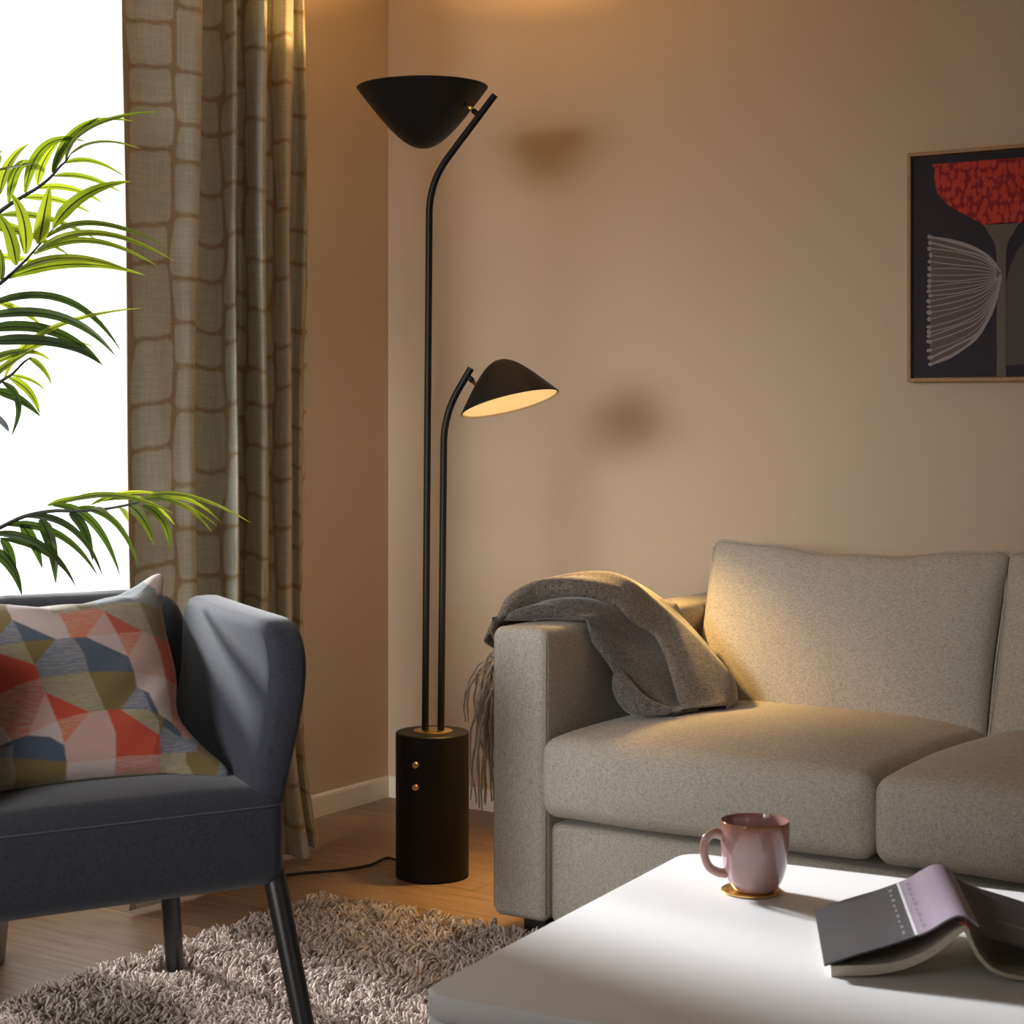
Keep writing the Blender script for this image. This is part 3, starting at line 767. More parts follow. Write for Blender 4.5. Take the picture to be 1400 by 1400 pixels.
# ------------------------------------------------------------------ armchair
E_ = Vector((.427, .904, 0)).normalized(); N_ = Vector((E_.y, -E_.x, 0))
CH = Vector((1.066, -2.110, 0)); CROT = math.atan2(E_.y, E_.x)
def build_chair():
    t = thing('armchair', 'slate grey upholstered armchair with curved wings and a patterned cushion', 'armchair', CH, CROT)
    sm = lambda a, b, x: (lambda u: u * u * (3 - 2 * u))(max(0, min(1, (x - a) / (b - a))))
    # seat: thick upholstered block, crowned top
    hx, hy, hz = .302, .275, .084
    def f(x, y, z):
        u, v, w = x / hx, y / hy, z / hz
        z2 = z
        if w > 0: z2 += w * .022 * max(0, 1 - u ** 4) * max(0, 1 - (abs(v) ** 4)) + w * .006 * sm(-1, 0, v)
        y2 = y - .006 * (1 - w * w) * (1 - u ** 4) * (1 if v < 0 else 0)
        return x, y2, z2
    s = obj('seat', *move(rbox(hx, hy, hz, .040, (18, 16, 5), 7), 0, .275, .372, f), M['chair'], t, local=True)
    pth = []
    rc = .040
    for k in range(13): pth.append((-hx + rc + (2 * hx - 2 * rc) * k / 12, -.0015, .372 + hz - .024))
    for k in range(1, 7): a = PI / 2 * k / 6; pth.append((hx - rc + rc * math.sin(a) + .001, rc - rc * math.cos(a), .372 + hz - .024))
    pth.append((hx + .001, .12, .372 + hz - .024))
    obj('seam', *tube(pth, .0016, 6), M['chair_seam'], s, local=True)
    # upholstered slabs: rounded outline, rolled edges
    def slab(corners, ht, r, deform, flip=False):
        """corners [(p, q, radius)] counter-clockwise in the slab's own plane"""
        n = len(corners); out = []
        for i in range(n):
            p, q, rad = corners[i]; a_, b_ = Vector(corners[i - 1][:2]), Vector(corners[(i + 1) % n][:2]); c_ = Vector((p, q))
            d1, d2 = (a_ - c_).normalized(), (b_ - c_).normalized()
            p0, p1 = c_ + d1 * rad, c_ + d2 * rad
            prev = out[-1] if out else None
            if prev is not None:
                for k in range(1, 10): out.append(prev + (p0 - prev) * k / 10)
            for k in range(11):
                u = k / 10; out.append(p0 * (1 - u) ** 2 + c_ * 2 * u * (1 - u) + p1 * u * u)
        prev, p0 = out[-1], out[0]
        for k in range(1, 10): out.append(prev + (p0 - prev) * k / 10)
        cen = Vector((sum(p[0] for p in out) / len(out), sum(p[1] for p in out) / len(out))); m_ = len(out)
        V, Fc = [], []
        rings = []
        def ring(ins, sc, y):
            k0 = len(V)
            for p in out:
                d = p - cen; L_ = d.length; q = cen + d * ((1 - ins / L_) * sc); V.append(deform(q[0], y, q[1]))
            rings.append(list(range(k0, k0 + m_)))
        steps = [.06, .2, .4, .6, .8, .93]
        V.append(deform(cen[0], -ht, cen[1])); c0 = 0
        for sc in steps: ring(r, sc, -ht)
        for k in range(0, 13):
            a_ = -PI / 2 + PI * k / 12
            ring(r - r * math.cos(a_), 1, math.copysign(ht - r, math.sin(a_)) + r * math.sin(a_) if abs(math.sin(a_)) > 1e-6 else 0)
        for sc in reversed(steps): ring(r, sc, ht)
        c1 = len(V); V.append(deform(cen[0], ht, cen[1]))
        for a_, b_ in zip(rings, rings[1:]):
            for k in range(m_): Fc.append((a_[k], a_[(k + 1) % m_], b_[(k + 1) % m_], b_[k]))
        for k in range(m_): Fc.append((c0, rings[0][(k + 1) % m_], rings[0][k])); Fc.append((c1, rings[-1][k], rings[-1][(k + 1) % m_]))
        if flip: Fc = [q[::-1] for q in Fc]
        return V, Fc
    def db(x, y, z):
        rec = max(-.1, z - .40) * .20
        bulge = -.014 * max(0, 1 - (x / .33) ** 4) * max(0, 1 - ((z - .54) / .23) ** 4) * (1 if y < 0 else 0)
        return (x, .512 + y + rec + bulge - .018 * (x / .33) ** 2, z)
    obj('backrest', *slab([(-.335, .31, .02), (.318, .31, .02), (.318, .760, .085), (-.335, .760, .085)], .050, .045, db), M['chair'], t, local=True)
    # side wings
    def wing(sg):
        def dw(x, y, z):
            front = max(0, min(1, (.46 - x) / .44)); fz = sm(.36, .76, z)
            bow = .016 * math.sin(PI * max(0, min(1, (x - .0) / .46))) * sm(.40, .62, z) * (1 if y < 0 else .2)
            a = .262 + .052 * sm(.36, .66, z) + .006 * front * fz + y - bow
            return (sg * a, x + (.015 * front * fz), z)
        v, fc = slab([(.012, .300, .02), (.470, .300, .02), (.470, .762, .075), (.015, .742, .085)], .034, .024, dw, sg < 0)
        obj('wing', v, fc, M['chair'], t, local=True)
    wing(1); wing(-1)
    # legs: tapered, splayed
    def leg(top, bot):
        a, b = Vector(top), Vector(bot); o = obj('leg', *tube([a, a + (b - a) * .5, b], lambda s_: .0205 - .0030 * s_, 24), M['leg'], t, local=True)
        o.modifiers.new('e', 'EDGE_SPLIT').split_angle = math.radians(50)
    leg((.284, .040, .325), (.312, -.056, .018)); leg((-.290, .040, .325), (-.330, -.045, .018))
    leg((.262, .50, .325), (.288, .515, .018)); leg((-.262, .50, .325), (-.288, .515, .018))
build_chair()

def chl(a, b, z): return CH + E_ * a - N_ * b + UP * z

# ------------------------------------------------------------------ patterned cushion
def build_cushion():
    Wd, Hh = .500, .470
    lean_b, lean_z = .325, .340
    L = math.hypot(lean_b, lean_z)
    ux = E_; upv = (-N_ * lean_b + UP * lean_z).normalized(); nv = ux.cross(upv)
    if nv.z < 0: nv = -nv
    org = chl(-.016, .112, .470) + upv * (Hh / 2)
    t = thing('cushion', 'square cushion of orange, pink, olive and blue blocks leaning on the grey armchair', 'cushion', chl(-.016, .13, .47), CROT)
    N = 280
    lin = np.linspace(-1, 1, N)
    lin = .55 * lin + .45 * np.sin(lin * PI / 2)
    U0, V0 = np.meshgrid(lin, lin)
    def ears(u, v, cr=.16):
        a, b_ = np.abs(u) - (1 - cr), np.abs(v) - (1 - cr); k = np.where((a > 0) & (b_ > 0), np.maximum(a, b_) / np.maximum(np.hypot(a, b_), 1e-9), 1)
        return np.where(k < 1, np.sign(u) * (1 - cr + a * k), u), np.where(k < 1, np.sign(v) * (1 - cr + b_ * k), v)
    def sheet(sg):
        u, v = U0, V0
        th = (np.clip(1 - u * u, 0, 1) * np.clip(1 - v * v, 0, 1)) ** .42
        d_ = np.minimum(1 - np.abs(u), 1 - np.abs(v)); w_ = np.clip((np.abs(u) * np.abs(v) - .42) / .34, 0, 1); th = th * (1 - w_) + w_ * .62 * np.sqrt(np.clip(d_, 0, 1))
        u, v = ears(u, v)
        px = u * Wd / 2 * (1 - .16 * (1 - np.abs(v) ** 2.2)); py = v * Hh / 2 * (1 - .10 * (1 - np.abs(u) ** 2.2))
        # top edge sags between the ears
        sag = np.clip((.98 - u) / .72, 0, 1) * np.clip((.98 + u) / .72, 0, 1)
        py = py - .062 * np.clip(v, 0, 1) ** 3 * sag
        px = px - .034 * np.clip(u, 0, 1) ** 4 * np.exp(-((v + .52) / .30) ** 2)
        # pulled out ears
        ear = np.clip(np.abs(u) * np.abs(v) - .55, 0, 1) / .38
        px = px + np.sign(u) * .016 * ear; py = py + np.sign(v) * .020 * ear
        h = sg * (.078 if sg > 0 else .05) * th
        # creases from the corners
        h = h + sg * .006 * np.sin(14 * (u * .7 - v) + 1.0) * th * np.exp(-((u - .55) ** 2 + (v + .45) ** 2) / .12)
        h = h + sg * .007 * np.sin(11 * (u + v * .6) + .4) * th * np.exp(-((u + .2) ** 2 + (v - .75) ** 2) / .10)
        h = h - sg * .010 * np.exp(-((v - .72 - .15 * u) / .10) ** 2) * th * np.clip(u + .6, 0, 1)
        # the crown of the cushion folds back where the top sags
        bend = np.clip(v - .35, 0, 1)
        h = h - .085 * bend ** 2 * (1 - .35 * np.clip(u, 0, 1))
        # right lower corner pulled forward
        h = h + .018 * np.clip(u - .3, 0, 1) ** 2 * np.clip(-v, 0, 1)
        return px, py, h
    def to3(px, py, h):
        o = np.array(org); return o + px[..., None] * np.array(ux) + py[..., None] * np.array(upv) + h[..., None] * np.array(nv)
    Ff = to3(*sheet(1)); Bk = to3(*sheet(-1))
    # block pattern: polygons measured on the cloth (units: 1/4375 of the print)
    C = dict(R=(.50, .060, .022, 0), P=(.50, .17, .12, .45), p=(.56, .33, .28, .25), L=(.55, .44, .43, .15), B=(.062, .088, .135, 0), b=(.15, .175, .235, .35), O=(.19, .135, .035, 0), o=(.31, .265, .15, .4), r=(.60, .165, .085, .4), t=(.13, .17, .205, .25))
    polys = [('O', [(-50,240),(60,260),(70,295),(0,385),(-50,400)]), ('L', [(60,255),(350,255),(390,320),(420,400),(335,410),(75,295)]), ('b', [(75,295),(0,385),(-60,460),(0,455),(140,425)]),
     ('B', [(75,295),(335,410),(145,425)]), ('o', [(-60,462),(0,455),(140,425),(207,563),(0,497),(-60,480)]), ('O', [(140,425),(335,410),(207,563)]),
     ('R', [(-60,480),(0,497),(207,563),(240,640),(100,680),(0,740),(-60,770)]), ('b', [(335,410),(440,403),(500,490),(530,605),(245,640),(210,565)]), ('B', [(440,403),(515,397),(770,515),(800,605),(530,605),(500,490)]),
     ('o', [(245,640),(530,605),(580,720),(630,835),(535,845),(275,730)]), ('O', [(530,605),(800,605),(820,700),(720,830),(630,835),(580,720)]), ('P', [(-60,770),(0,740),(240,643),(270,735),(165,985),(70,1015),(20,940),(-60,880)]),
     ('p', [(270,735),(340,895),(165,985)]), ('R', [(273,730),(535,845),(340,895)]), ('r', [(340,895),(535,845),(385,1035),(365,955)]), ('L', [(165,985),(350,895),(382,1040),(300,995)]), ('L', [(-60,880),(20,940),(70,1015),(0,1050),(-60,1060)]),
     ('B', [(70,1010),(165,985),(300,995),(382,1045),(395,1145),(75,1120),(78,1045),(-60,1075),(0,1045)]), ('b', [(-60,1070),(78,1042),(75,1120),(-60,1140)]), ('o', [(-60,1140),(75,1120),(95,1200),(70,1400),(-60,1400)]),
     ('O', [(75,1120),(395,1145),(395,1240),(350,1285),(75,1400),(95,1200)]), ('p', [(535,845),(640,833),(692,985),(692,1125),(405,1150),(385,1035)]), ('R', [(640,833),(720,830),(955,985),(965,1100),(695,1115),(692,960)]),
     ('L', [(405,1150),(692,1125),(680,1300),(450,1330),(395,1240)]), ('P', [(695,1115),(965,1100),(945,1180),(1000,1240),(680,1300)]), ('b', [(395,1240),(455,1330),(330,1330)]),
     ('r', [(350,262),(450,250),(560,225),(625,245),(515,397),(420,400),(390,320)]), ('p', [(622,245),(700,375),(517,397)]), ('R', [(628,245),(855,365),(700,375)]), ('L', [(517,397),(700,375),(767,515)]), ('r', [(700,375),(855,365),(767,515)]),
     ('O', [(440,200),(600,130),(545,222),(480,235)]), ('o', [(300,262),(440,200),(480,235),(650,200),(830,183),(880,290),(920,395),(855,365),(630,243),(560,225),(350,262)]), ('t', [(540,222),(605,130),(820,45),(930,110),(945,225),(830,183),(650,205)]),
     ('L', [(815,50),(880,10),(960,40),(935,140)]), ('O', [(830,183),(945,225),(1000,310),(985,420),(920,395),(880,290)]), ('p', [(855,365),(920,395),(960,500),(990,640),(805,605),(767,515)]), ('R', [(920,395),(985,410),(1030,550),(1060,690),(990,645),(960,500)]),
     ('L', [(803,605),(990,643),(1020,780),(1030,905),(955,862),(890,730),(820,700)]), ('P', [(990,645),(1060,690),(1110,1000),(1030,910),(1020,780)]), ('b', [(820,700),(850,710),(905,835),(722,830)]), ('B', [(850,708),(890,730),(957,862),(900,840)]),
     ('o', [(722,830),(905,835),(950,900),(955,985)]), ('O', [(900,835),(985,880),(960,980),(945,905)]), ('B', [(985,880),(1080,960),(1080,1000),(965,925)]), ('b', [(953,985),(975,935),(1100,1000),(1180,1080),(965,1100)]),
     ('o', [(965,1100),(1110,1085),(1115,1150),(1180,1260),(1000,1260),(945,1180)]), ('O', [(1110,1085),(1200,1070),(1320,1130),(1285,1260),(1180,1260),(1115,1150)]), ('b', [(1310,1130),(1420,1180),(1400,1280),(1280,1260)]), ('R', [(945,1180),(1000,1250),(930,1270)])]
    pl = org + nv * .05
    def cloth(zx, zy):
        r = Vector(ray(zx / 4.375, 780 + zy / 4.375)); o = Vector((CX, CY, CAMH)); k = (pl - o).dot(nv) / r.dot(nv); p = o + r * k - org
        return (p.dot(ux), p.dot(upv))
    # cloth coordinates of the front sheet, following the sheet's own relief
    eye = np.array((CX, CY, CAMH)); d = Ff - eye
    k = ((np.array(pl) - eye) @ np.array(nv)) / (d @ np.array(nv)); hit = eye + d * k[..., None] - np.array(org)
    qx = (hit @ np.array(ux)).reshape(-1); qy = (hit @ np.array(upv)).reshape(-1)
    C = {k: tuple(c * .84 for c in v[:3]) + (v[3],) for k, v in C.items()}
    polyc = [(C[key], np.array([cloth(*a) for a in pg])) for key, pg in polys]
    def classify(qx, qy):
        col = np.zeros((N * N, 4)); best = np.full(N * N, 9.)
        for cc, pp in polyc:
            n = len(pp); ins = np.zeros(N * N, bool); dist = np.full(N * N, 9.)
            for i in range(n):
                a, b_ = pp[i], pp[(i + 1) % n]
                cond = (a[1] > qy) != (b_[1] > qy)
                with np.errstate(divide='ignore', invalid='ignore'): xi = (b_[0] - a[0]) * (qy - a[1]) / (b_[1] - a[1] + 1e-12) + a[0]
                ins ^= cond & (qx < xi)
                ab = b_ - a; tt = np.clip(((qx - a[0]) * ab[0] + (qy - a[1]) * ab[1]) / (ab @ ab + 1e-12), 0, 1)
                dist = np.minimum(dist, np.hypot(qx - a[0] - tt * ab[0], qy - a[1] - tt * ab[1]))
            dist = np.where(ins, 0, dist); upd = dist < best
            best = np.where(upd, dist, best); col[upd] = cc
        return col
    st_ = .5 / N * .62
    col = sum(classify(qx + i * st_, qy + j * st_) for i in (-1, 0, 1) for j in (-1, 0, 1)) / 9
    # left of the measured print the blocks repeat
    Vf = Ff.reshape(-1, 3)
    Fc = [(j * N + i, j * N + i + 1, (j + 1) * N + i + 1, (j + 1) * N + i) for j in range(N - 1) for i in range(N - 1)]
    o = obj('front', Vf, Fc, M['cushion'], t)
    a = o.data.attributes.new('block', 'FLOAT_COLOR', 'POINT'); a.data.foreach_set('color', col.astype(np.float32).reshape(-1))
    st = 1; ii = list(range(0, N, st)); ii = ii if ii[-1] == N - 1 else ii + [N - 1]
    Bs = Bk[np.ix_(ii, ii)]; n = len(ii)
    obj('reverse', Bs.reshape(-1, 3), [(j * n + i, (j + 1) * n + i, (j + 1) * n + i + 1, j * n + i + 1) for j in range(n - 1) for i in range(n - 1)], M['cushion_back'], t)
build_cushion()

# ------------------------------------------------------------------ shaggy rug
def leg_spots():
    out = []
    for o in bpy.data.objects:
        if o.name.startswith('leg') and o.parent and o.parent.name in ('armchair', 'coffee_table', 'sofa'):
            w = world_mat(o); lo = min((w @ v.co for v in o.data.vertices), key=lambda p: p.z); vs = [w @ v.co for v in o.data.vertices if (w @ v.co).z < lo.z + .03]
            out.append((sum(p.x for p in vs) / len(vs), sum(p.y for p in vs) / len(vs)))
    return out
def build_rug():
    x0, x1, y0, y1 = .615, 3.0, -3.6, -1.045
    t = thing('rug', 'shaggy taupe rug on the oak floor under the coffee table', 'rug', ((x0 + x1) / 2, (y0 + y1) / 2, 0))
    obj('backing', *box(x0 + .01, x1 - .01, y0 + .01, y1 - .01, .0015, .008), M['backing'], t, False)
    def patch(ax0, ax1, ay0, ay1, sp):
        gx, gy = np.meshgrid(np.arange(ax0, ax1, sp), np.arange(ay0, ay1, sp)); p = np.stack([gx.ravel(), gy.ravel()], 1)
        return p + RNG.uniform(-.5, .5, p.shape) * sp
    xm, ym = 2.02, -2.62
    parts = [(patch(x0, xm, ym, y1, .0075), 1.0), (patch(xm, x1, ym, y1, .016), 1.7), (patch(x0, x1, y0, ym, .016), 1.7)]
    Vs, Fs = [], []; base = 0
    for P, fat in parts:
        for lx, ly in LEGS: P = P[np.hypot(P[:, 0] - lx, P[:, 1] - ly) > .049]
        n = len(P); x, y = P[:, 0], P[:, 1]
        # clumps: neighbouring tufts lean the same way
        ang = 2.6 * np.sin(x * 31 + 3 * np.sin(y * 23)) + 2.2 * np.sin(y * 37 + 2 * np.sin(x * 29)) + RNG.uniform(-.9, .9, n)
        lean = .010 + .012 * RNG.random(n); ln = .030 * (.7 + .5 * RNG.random(n)) + .004 * np.sin(x * 40) * np.sin(y * 44)
        # edges flop outwards
        dx, dy = np.cos(ang) * lean, np.sin(ang) * lean
        r = .0028 * fat * (.8 + .5 * RNG.random(n)); tw = RNG.uniform(0, 6.28, n)
        hs = (.004, .5, .85, 1.0); rs = (.75, 1.0, .95, .45)
        rings = []
        for h, rs_ in zip(hs, rs):
            cx = x + dx * h ** 1.6; cy = y + dy * h ** 1.6; cz = .006 + ln * (h - .28 * h ** 3 * (lean / .022))
            for k in range(4):
                a = tw + k * PI / 2; rings.append(np.stack([cx + np.cos(a) * r * rs_, cy + np.sin(a) * r * rs_, cz + (0 if h < 1 else 0)], 1))
        V = np.stack(rings, 1).reshape(-1, 3); Vs.append(V)
        b = (np.arange(n) * 16)[:, None, None] + base
        q = np.array([[4 * i + k, 4 * i + (k + 1) % 4, 4 * i + 4 + (k + 1) % 4, 4 * i + 4 + k] for i in range(3) for k in range(4)] + [[12, 13, 14, 15]])
        Fs.append((b + q[None]).reshape(-1, 4)); base += len(V)
    V = np.concatenate(Vs) - np.array(t.location); Fq = np.concatenate(Fs)
    me = bpy.data.meshes.new('pile'); nv, nf = len(V), len(Fq)
    me.vertices.add(nv); me.vertices.foreach_set('co', V.astype(np.float32).ravel())
    me.loops.add(nf * 4); me.loops.foreach_set('vertex_index', Fq.astype(np.int32).ravel())
    me.polygons.add(nf); me.polygons.foreach_set('loop_start', np.arange(0, nf * 4, 4, dtype=np.int32))
    me.polygons.foreach_set('use_smooth', np.ones(nf, bool)); me.materials.append(M['pile']); me.update(); me.validate()
    o = bpy.data.objects.new('pile', me); COL.objects.link(o); o.parent = t; o['kind'] = 'stuff'; o['label'] = 'thick curled wool pile'
# the pile is laid last, round the feet standing on the rug

# ------------------------------------------------------------------ coffee table
TZ = .45; TROT = math.radians(5.4)
def build_table():
    ex = Vector((math.cos(TROT), math.sin(TROT), 0)); ey = Vector((-ex.y, ex.x, 0))
    fl = Vector((2.041, -2.612, 0))
    W, Dp, th = .80, .775, .030
    c = fl + ex * W / 2 + ey * Dp / 2
    t = thing('coffee_table', 'white square coffee table with rounded corners on the shaggy rug', 'table', c, TROT)
    def plate(hx, hy, z0, z1, r, bev):
        V, Fc = [], []; n = 10
        def ring(ins, z):
            k = len(V); rr = max(.002, r - ins)
            for cx, cy, a0 in ((hx - r, hy - r, 0), (-hx + r, hy - r, PI / 2), (-hx + r, -hy + r, PI), (hx - r, -hy + r, 1.5 * PI)):
                for i in range(n + 1):
                    a = a0 + PI / 2 * i / n; V.append((cx + rr * math.cos(a), cy + rr * math.sin(a), z))
            return list(range(k, len(V)))
        rs = [ring(bev, z0), ring(0, z0 + bev), ring(0, z1 - bev), ring(bev * .3, z1 - bev * .3), ring(bev, z1)]
        for a, b in zip(rs, rs[1:]):
            m_ = len(a)
            for i in range(m_): Fc.append((a[i], a[(i + 1) % m_], b[(i + 1) % m_], b[i]))
        Fc.append(tuple(reversed(rs[0]))); Fc.append(tuple(rs[-1])); return V, Fc
    tp = obj('table_top', *plate(W / 2, Dp / 2, TZ - th, TZ, .036, .0035), M['table'], t, local=True)
    tp.modifiers.new('e', 'EDGE_SPLIT').split_angle = math.radians(60)
    for sx in (-1, 1):
        for sy in (-1, 1):
            x, y = sx * (W / 2 - .026), sy * (Dp / 2 - .026)
            obj('leg', *tube([(x, y, .016), (x, y, .2), (x, y, TZ - th)], .0215, 32), M['table'], t, local=True)
    # aprons and lower shelf
    for s in (-1, 1):
        b = MB(); b.add(box(-W / 2 + .042, W / 2 - .042, s * (Dp / 2 - .035) - .009, s * (Dp / 2 - .035) + .009, TZ - th - .085, TZ - th)); b.build('apron', M['table'], t, False, local=True)
        b = MB(); b.add(box(s * (W / 2 - .035) - .009, s * (W / 2 - .035) + .009, -Dp / 2 + .042, Dp / 2 - .042, TZ - th - .085, TZ - th)); b.build('apron', M['table'], t, False, local=True)
    obj('shelf', *plate(W / 2 - .035, Dp / 2 - .035, .13, .148, .01, .002), M['table'], t, False, local=True)
build_table()

# ------------------------------------------------------------------ mug and coaster
def build_mug():
    cc = onz(1027, 1219, TZ)
    co = obj('coaster', *lathe([(0, .0006), (.0400, .0006), (.0412, .0014), (.0412, .0032), (.040, .0042), (0, .0042)], cc, (0, 0, 1), 72), M['brass'])
    co.modifiers.new('e', 'EDGE_SPLIT').split_angle = math.radians(40)
    tag(co, 'thin round brass coaster under the pink mug on the white table', 'coaster')
    # keep the mesh about its own origin
    for v in co.data.vertices: v.co -= cc
    co.location = cc
    b = onz(1032, 1221, TZ); b.z = TZ + .0042
    t = thing('mug', 'pink glazed mug with brown rim on a brass coaster', 'mug', b)
    outer = [(0, .0), (.026, 0), (.0285, .0015), (.0325, .006), (.0385, .018), (.0425, .032), (.0452, .05), (.0468, .07), (.0474, .085), (.0472, .0935), (.0464, .0955), (.0452, .0952)]
    sm = [(max(0, p[0]), p[1]) for p in smooth_path([(a, h, 0) for a, h in outer[1:]], 60)]
    obj('body', *lathe([(0, 0)] + sm, (0, 0, 0), (0, 0, 1), 80), M['mug'], t, local=True)
    inner = [(.0452, .0952), (.0438, .090), (.0434, .07), (.0418, .05), (.039, .032), (.034, .018), (.027, .009), (.0, .007)]
    obj('interior', *lathe(inner, (0, 0, 0), (0, 0, 1), 80), M['mug_inside'], t, local=True)
    dirn = (-RIGHT - FWD * .10).normalized()
    pts = [dirn * .0440 + UP * .076, dirn * .057 + UP * .0795, dirn * .0685 + UP * .070, dirn * .0705 + UP * .052, dirn * .064 + UP * .034, dirn * .051 + UP * .0255, dirn * .0395 + UP * .024]
    pa = [Vector(p) for p in smooth_path(pts, 42)]
    V, Fc = tube(pa, lambda s: .0055 + .0012 * abs(2 * s - 1), 14)
    obj('handle', V, Fc, M['handle'], t, local=True)
build_mug()

# ------------------------------------------------------------------ open book lying face down
def build_book():
    d = Vector((.455, -.890, 0)).normalized(); w = Vector((-d.y, d.x, 0))
    ctr = Vector((2.488, -2.128, TZ))
    t = thing('book', 'open book lying face down on the white table, charcoal cover with mauve spine', 'book', ctr)
    def P(a, l, z): return ctr + w * a + d * l + UP * z
    def sheet(prof, l0, l1, th):
        """profile (a,z) swept along the spine direction"""
        n = len(prof); top = []; bot = []
        for i, (a, z) in enumerate(prof):
            p, q = prof[max(0, i - 1)], prof[min(n - 1, i + 1)]; dx, dz = q[0] - p[0], q[1] - p[1]; L = math.hypot(dx, dz) or 1
            top.append((a, z)); bot.append((a + dz / L * th[i], z - dx / L * th[i]))
        V = [P(a, l, z) for l in (l0, l1) for a, z in top + bot]; k = 2 * n; Fc = []
        for i in range(n - 1):
            Fc += [(i, i + 1, k + i + 1, k + i), (n + i, k + n + i, k + n + i + 1, n + i + 1)]
            Fc += [(i, n + i, n + i + 1, i + 1), (k + i, k + i + 1, k + n + i + 1, k + n + i)]
        Fc += [(0, k, k + n, n), (n - 1, 2 * n - 1, k + 2 * n - 1, k + n - 1)]
        return V, Fc
    sp = lambda pts, n=30: [(p[0], p[1]) for p in smooth_path([(a, z, 0) for a, z in pts], n)]
    prof = [(-.158, .0155), (-.12, .0295), (-.075, .0445), (-.040, .0590), (-.022, .0705), (-.008, .0775), (.004, .0770), (.014, .0700), (.026, .0590), (.045, .0510), (.085, .0395), (.125, .0275), (.158, .0175)]
    fp = sp(prof, 60); l0, l1 = -.122, .122
    # split into cover boards and mauve spine wrap so each keeps its own colour
    iL = min(range(len(fp)), key=lambda i: abs(fp[i][0] + .052)); iR = min(range(len(fp)), key=lambda i: abs(fp[i][0] - .018))
    cov = MB()
    cov.add(sheet(fp[:iL + 1], l0, l1, [.0022] * (iL + 1)), 0); cov.add(sheet(fp[iL:iR + 1], l0, l1, [.0022] * (iR - iL + 1)), 1); cov.add(sheet(fp[iR:], l0, l1, [.0022] * (len(fp) - iR)), 0)
    lift = lambda seg, k: [(a, z + k) for a, z in seg]
    i2 = min(range(len(fp)), key=lambda i: abs(fp[i][0] + .0555)); seg = lift(fp[i2 - 1:i2 + 1], .0004)
    a0 = fp[iL]
    q0, q1 = fp[iL - 1], fp[iL]
    f = lambda u: (q0[0] + (q1[0] - q0[0]) * u, q0[1] + (q1[1] - q0[1]) * u + .0006)
    def strip(pa, pb, la, lb, mi): cov.add(([P(pa[0], la, pa[1]), P(pb[0], la, pb[1]), P(pb[0], lb, pb[1]), P(pa[0], lb, pa[1])], [(0, 1, 2, 3)]), mi)
    strip(f(.7), f(1.15), l0, l1, 2)
    # small printed line and imprint on the cover (too small to read)
    rr = random.Random(8)
    def fpz(a):
        return float(np.interp(a, [p[0] for p in fp], [p[1] for p in fp])) + .0005
    def line(l, a_0, a_1, hgt, mi):
        a = a_0
        while a < a_1:
            wd = rr.uniform(.002, .005); strip((a, fpz(a)), (a + wd, fpz(a + wd)), l, l + hgt * rr.uniform(.7, 1.0), mi); a += wd + rr.choice([.0006, .0006, .0016])
    line(.036, .050, .122, .0022, 2); line(.098, .098, .120, .003, 3)
    for l in np.arange(l0 + .02, l1 - .02, .024):
        ll = float(l); line(ll, -.0665, -.0645, .014, 3); line(ll, -.0440, -.0430, .014, 3)
    c = cov.build('cover', [M['cover'], M['spine'], M['print'], M['print_dim']], t)
    c.modifiers.new('e', 'EDGE_SPLIT').split_angle = math.radians(40)
    lp0, lp1 = l0 + .004, l1 - .006
    left = sp([(.004, .066), (-.012, .0565), (-.035, .0385), (-.065, .0235), (-.10, .0160), (-.150, .0128)], 30)
    pb = obj('page_block', *sheet(left, lp0, lp1, [-(.0045 + .008 * (i / (len(left) - 1)) ** .6) for i in range(len(left))]), M['pages'], t)
    right = sp([(.006, .0640), (.011, .0480), (.022, .0280), (.040, .0140), (.075, .0075), (.150, .0055)], 30)
    pb2 = obj('page_block', *sheet(right, lp0, lp1, [.0045] * len(right)), M['pages'], t)
    for o in (pb, pb2): o.modifiers.new('e', 'EDGE_SPLIT').split_angle = math.radians(45)
    obj('headband', *tube([P(-.004, lp1 + .001, .0685), P(.004, lp1 + .001, .0668), P(.010, lp1 + .001, .060)], .0016, 8), M['band'], t)['label'] = 'red headband'
build_book()

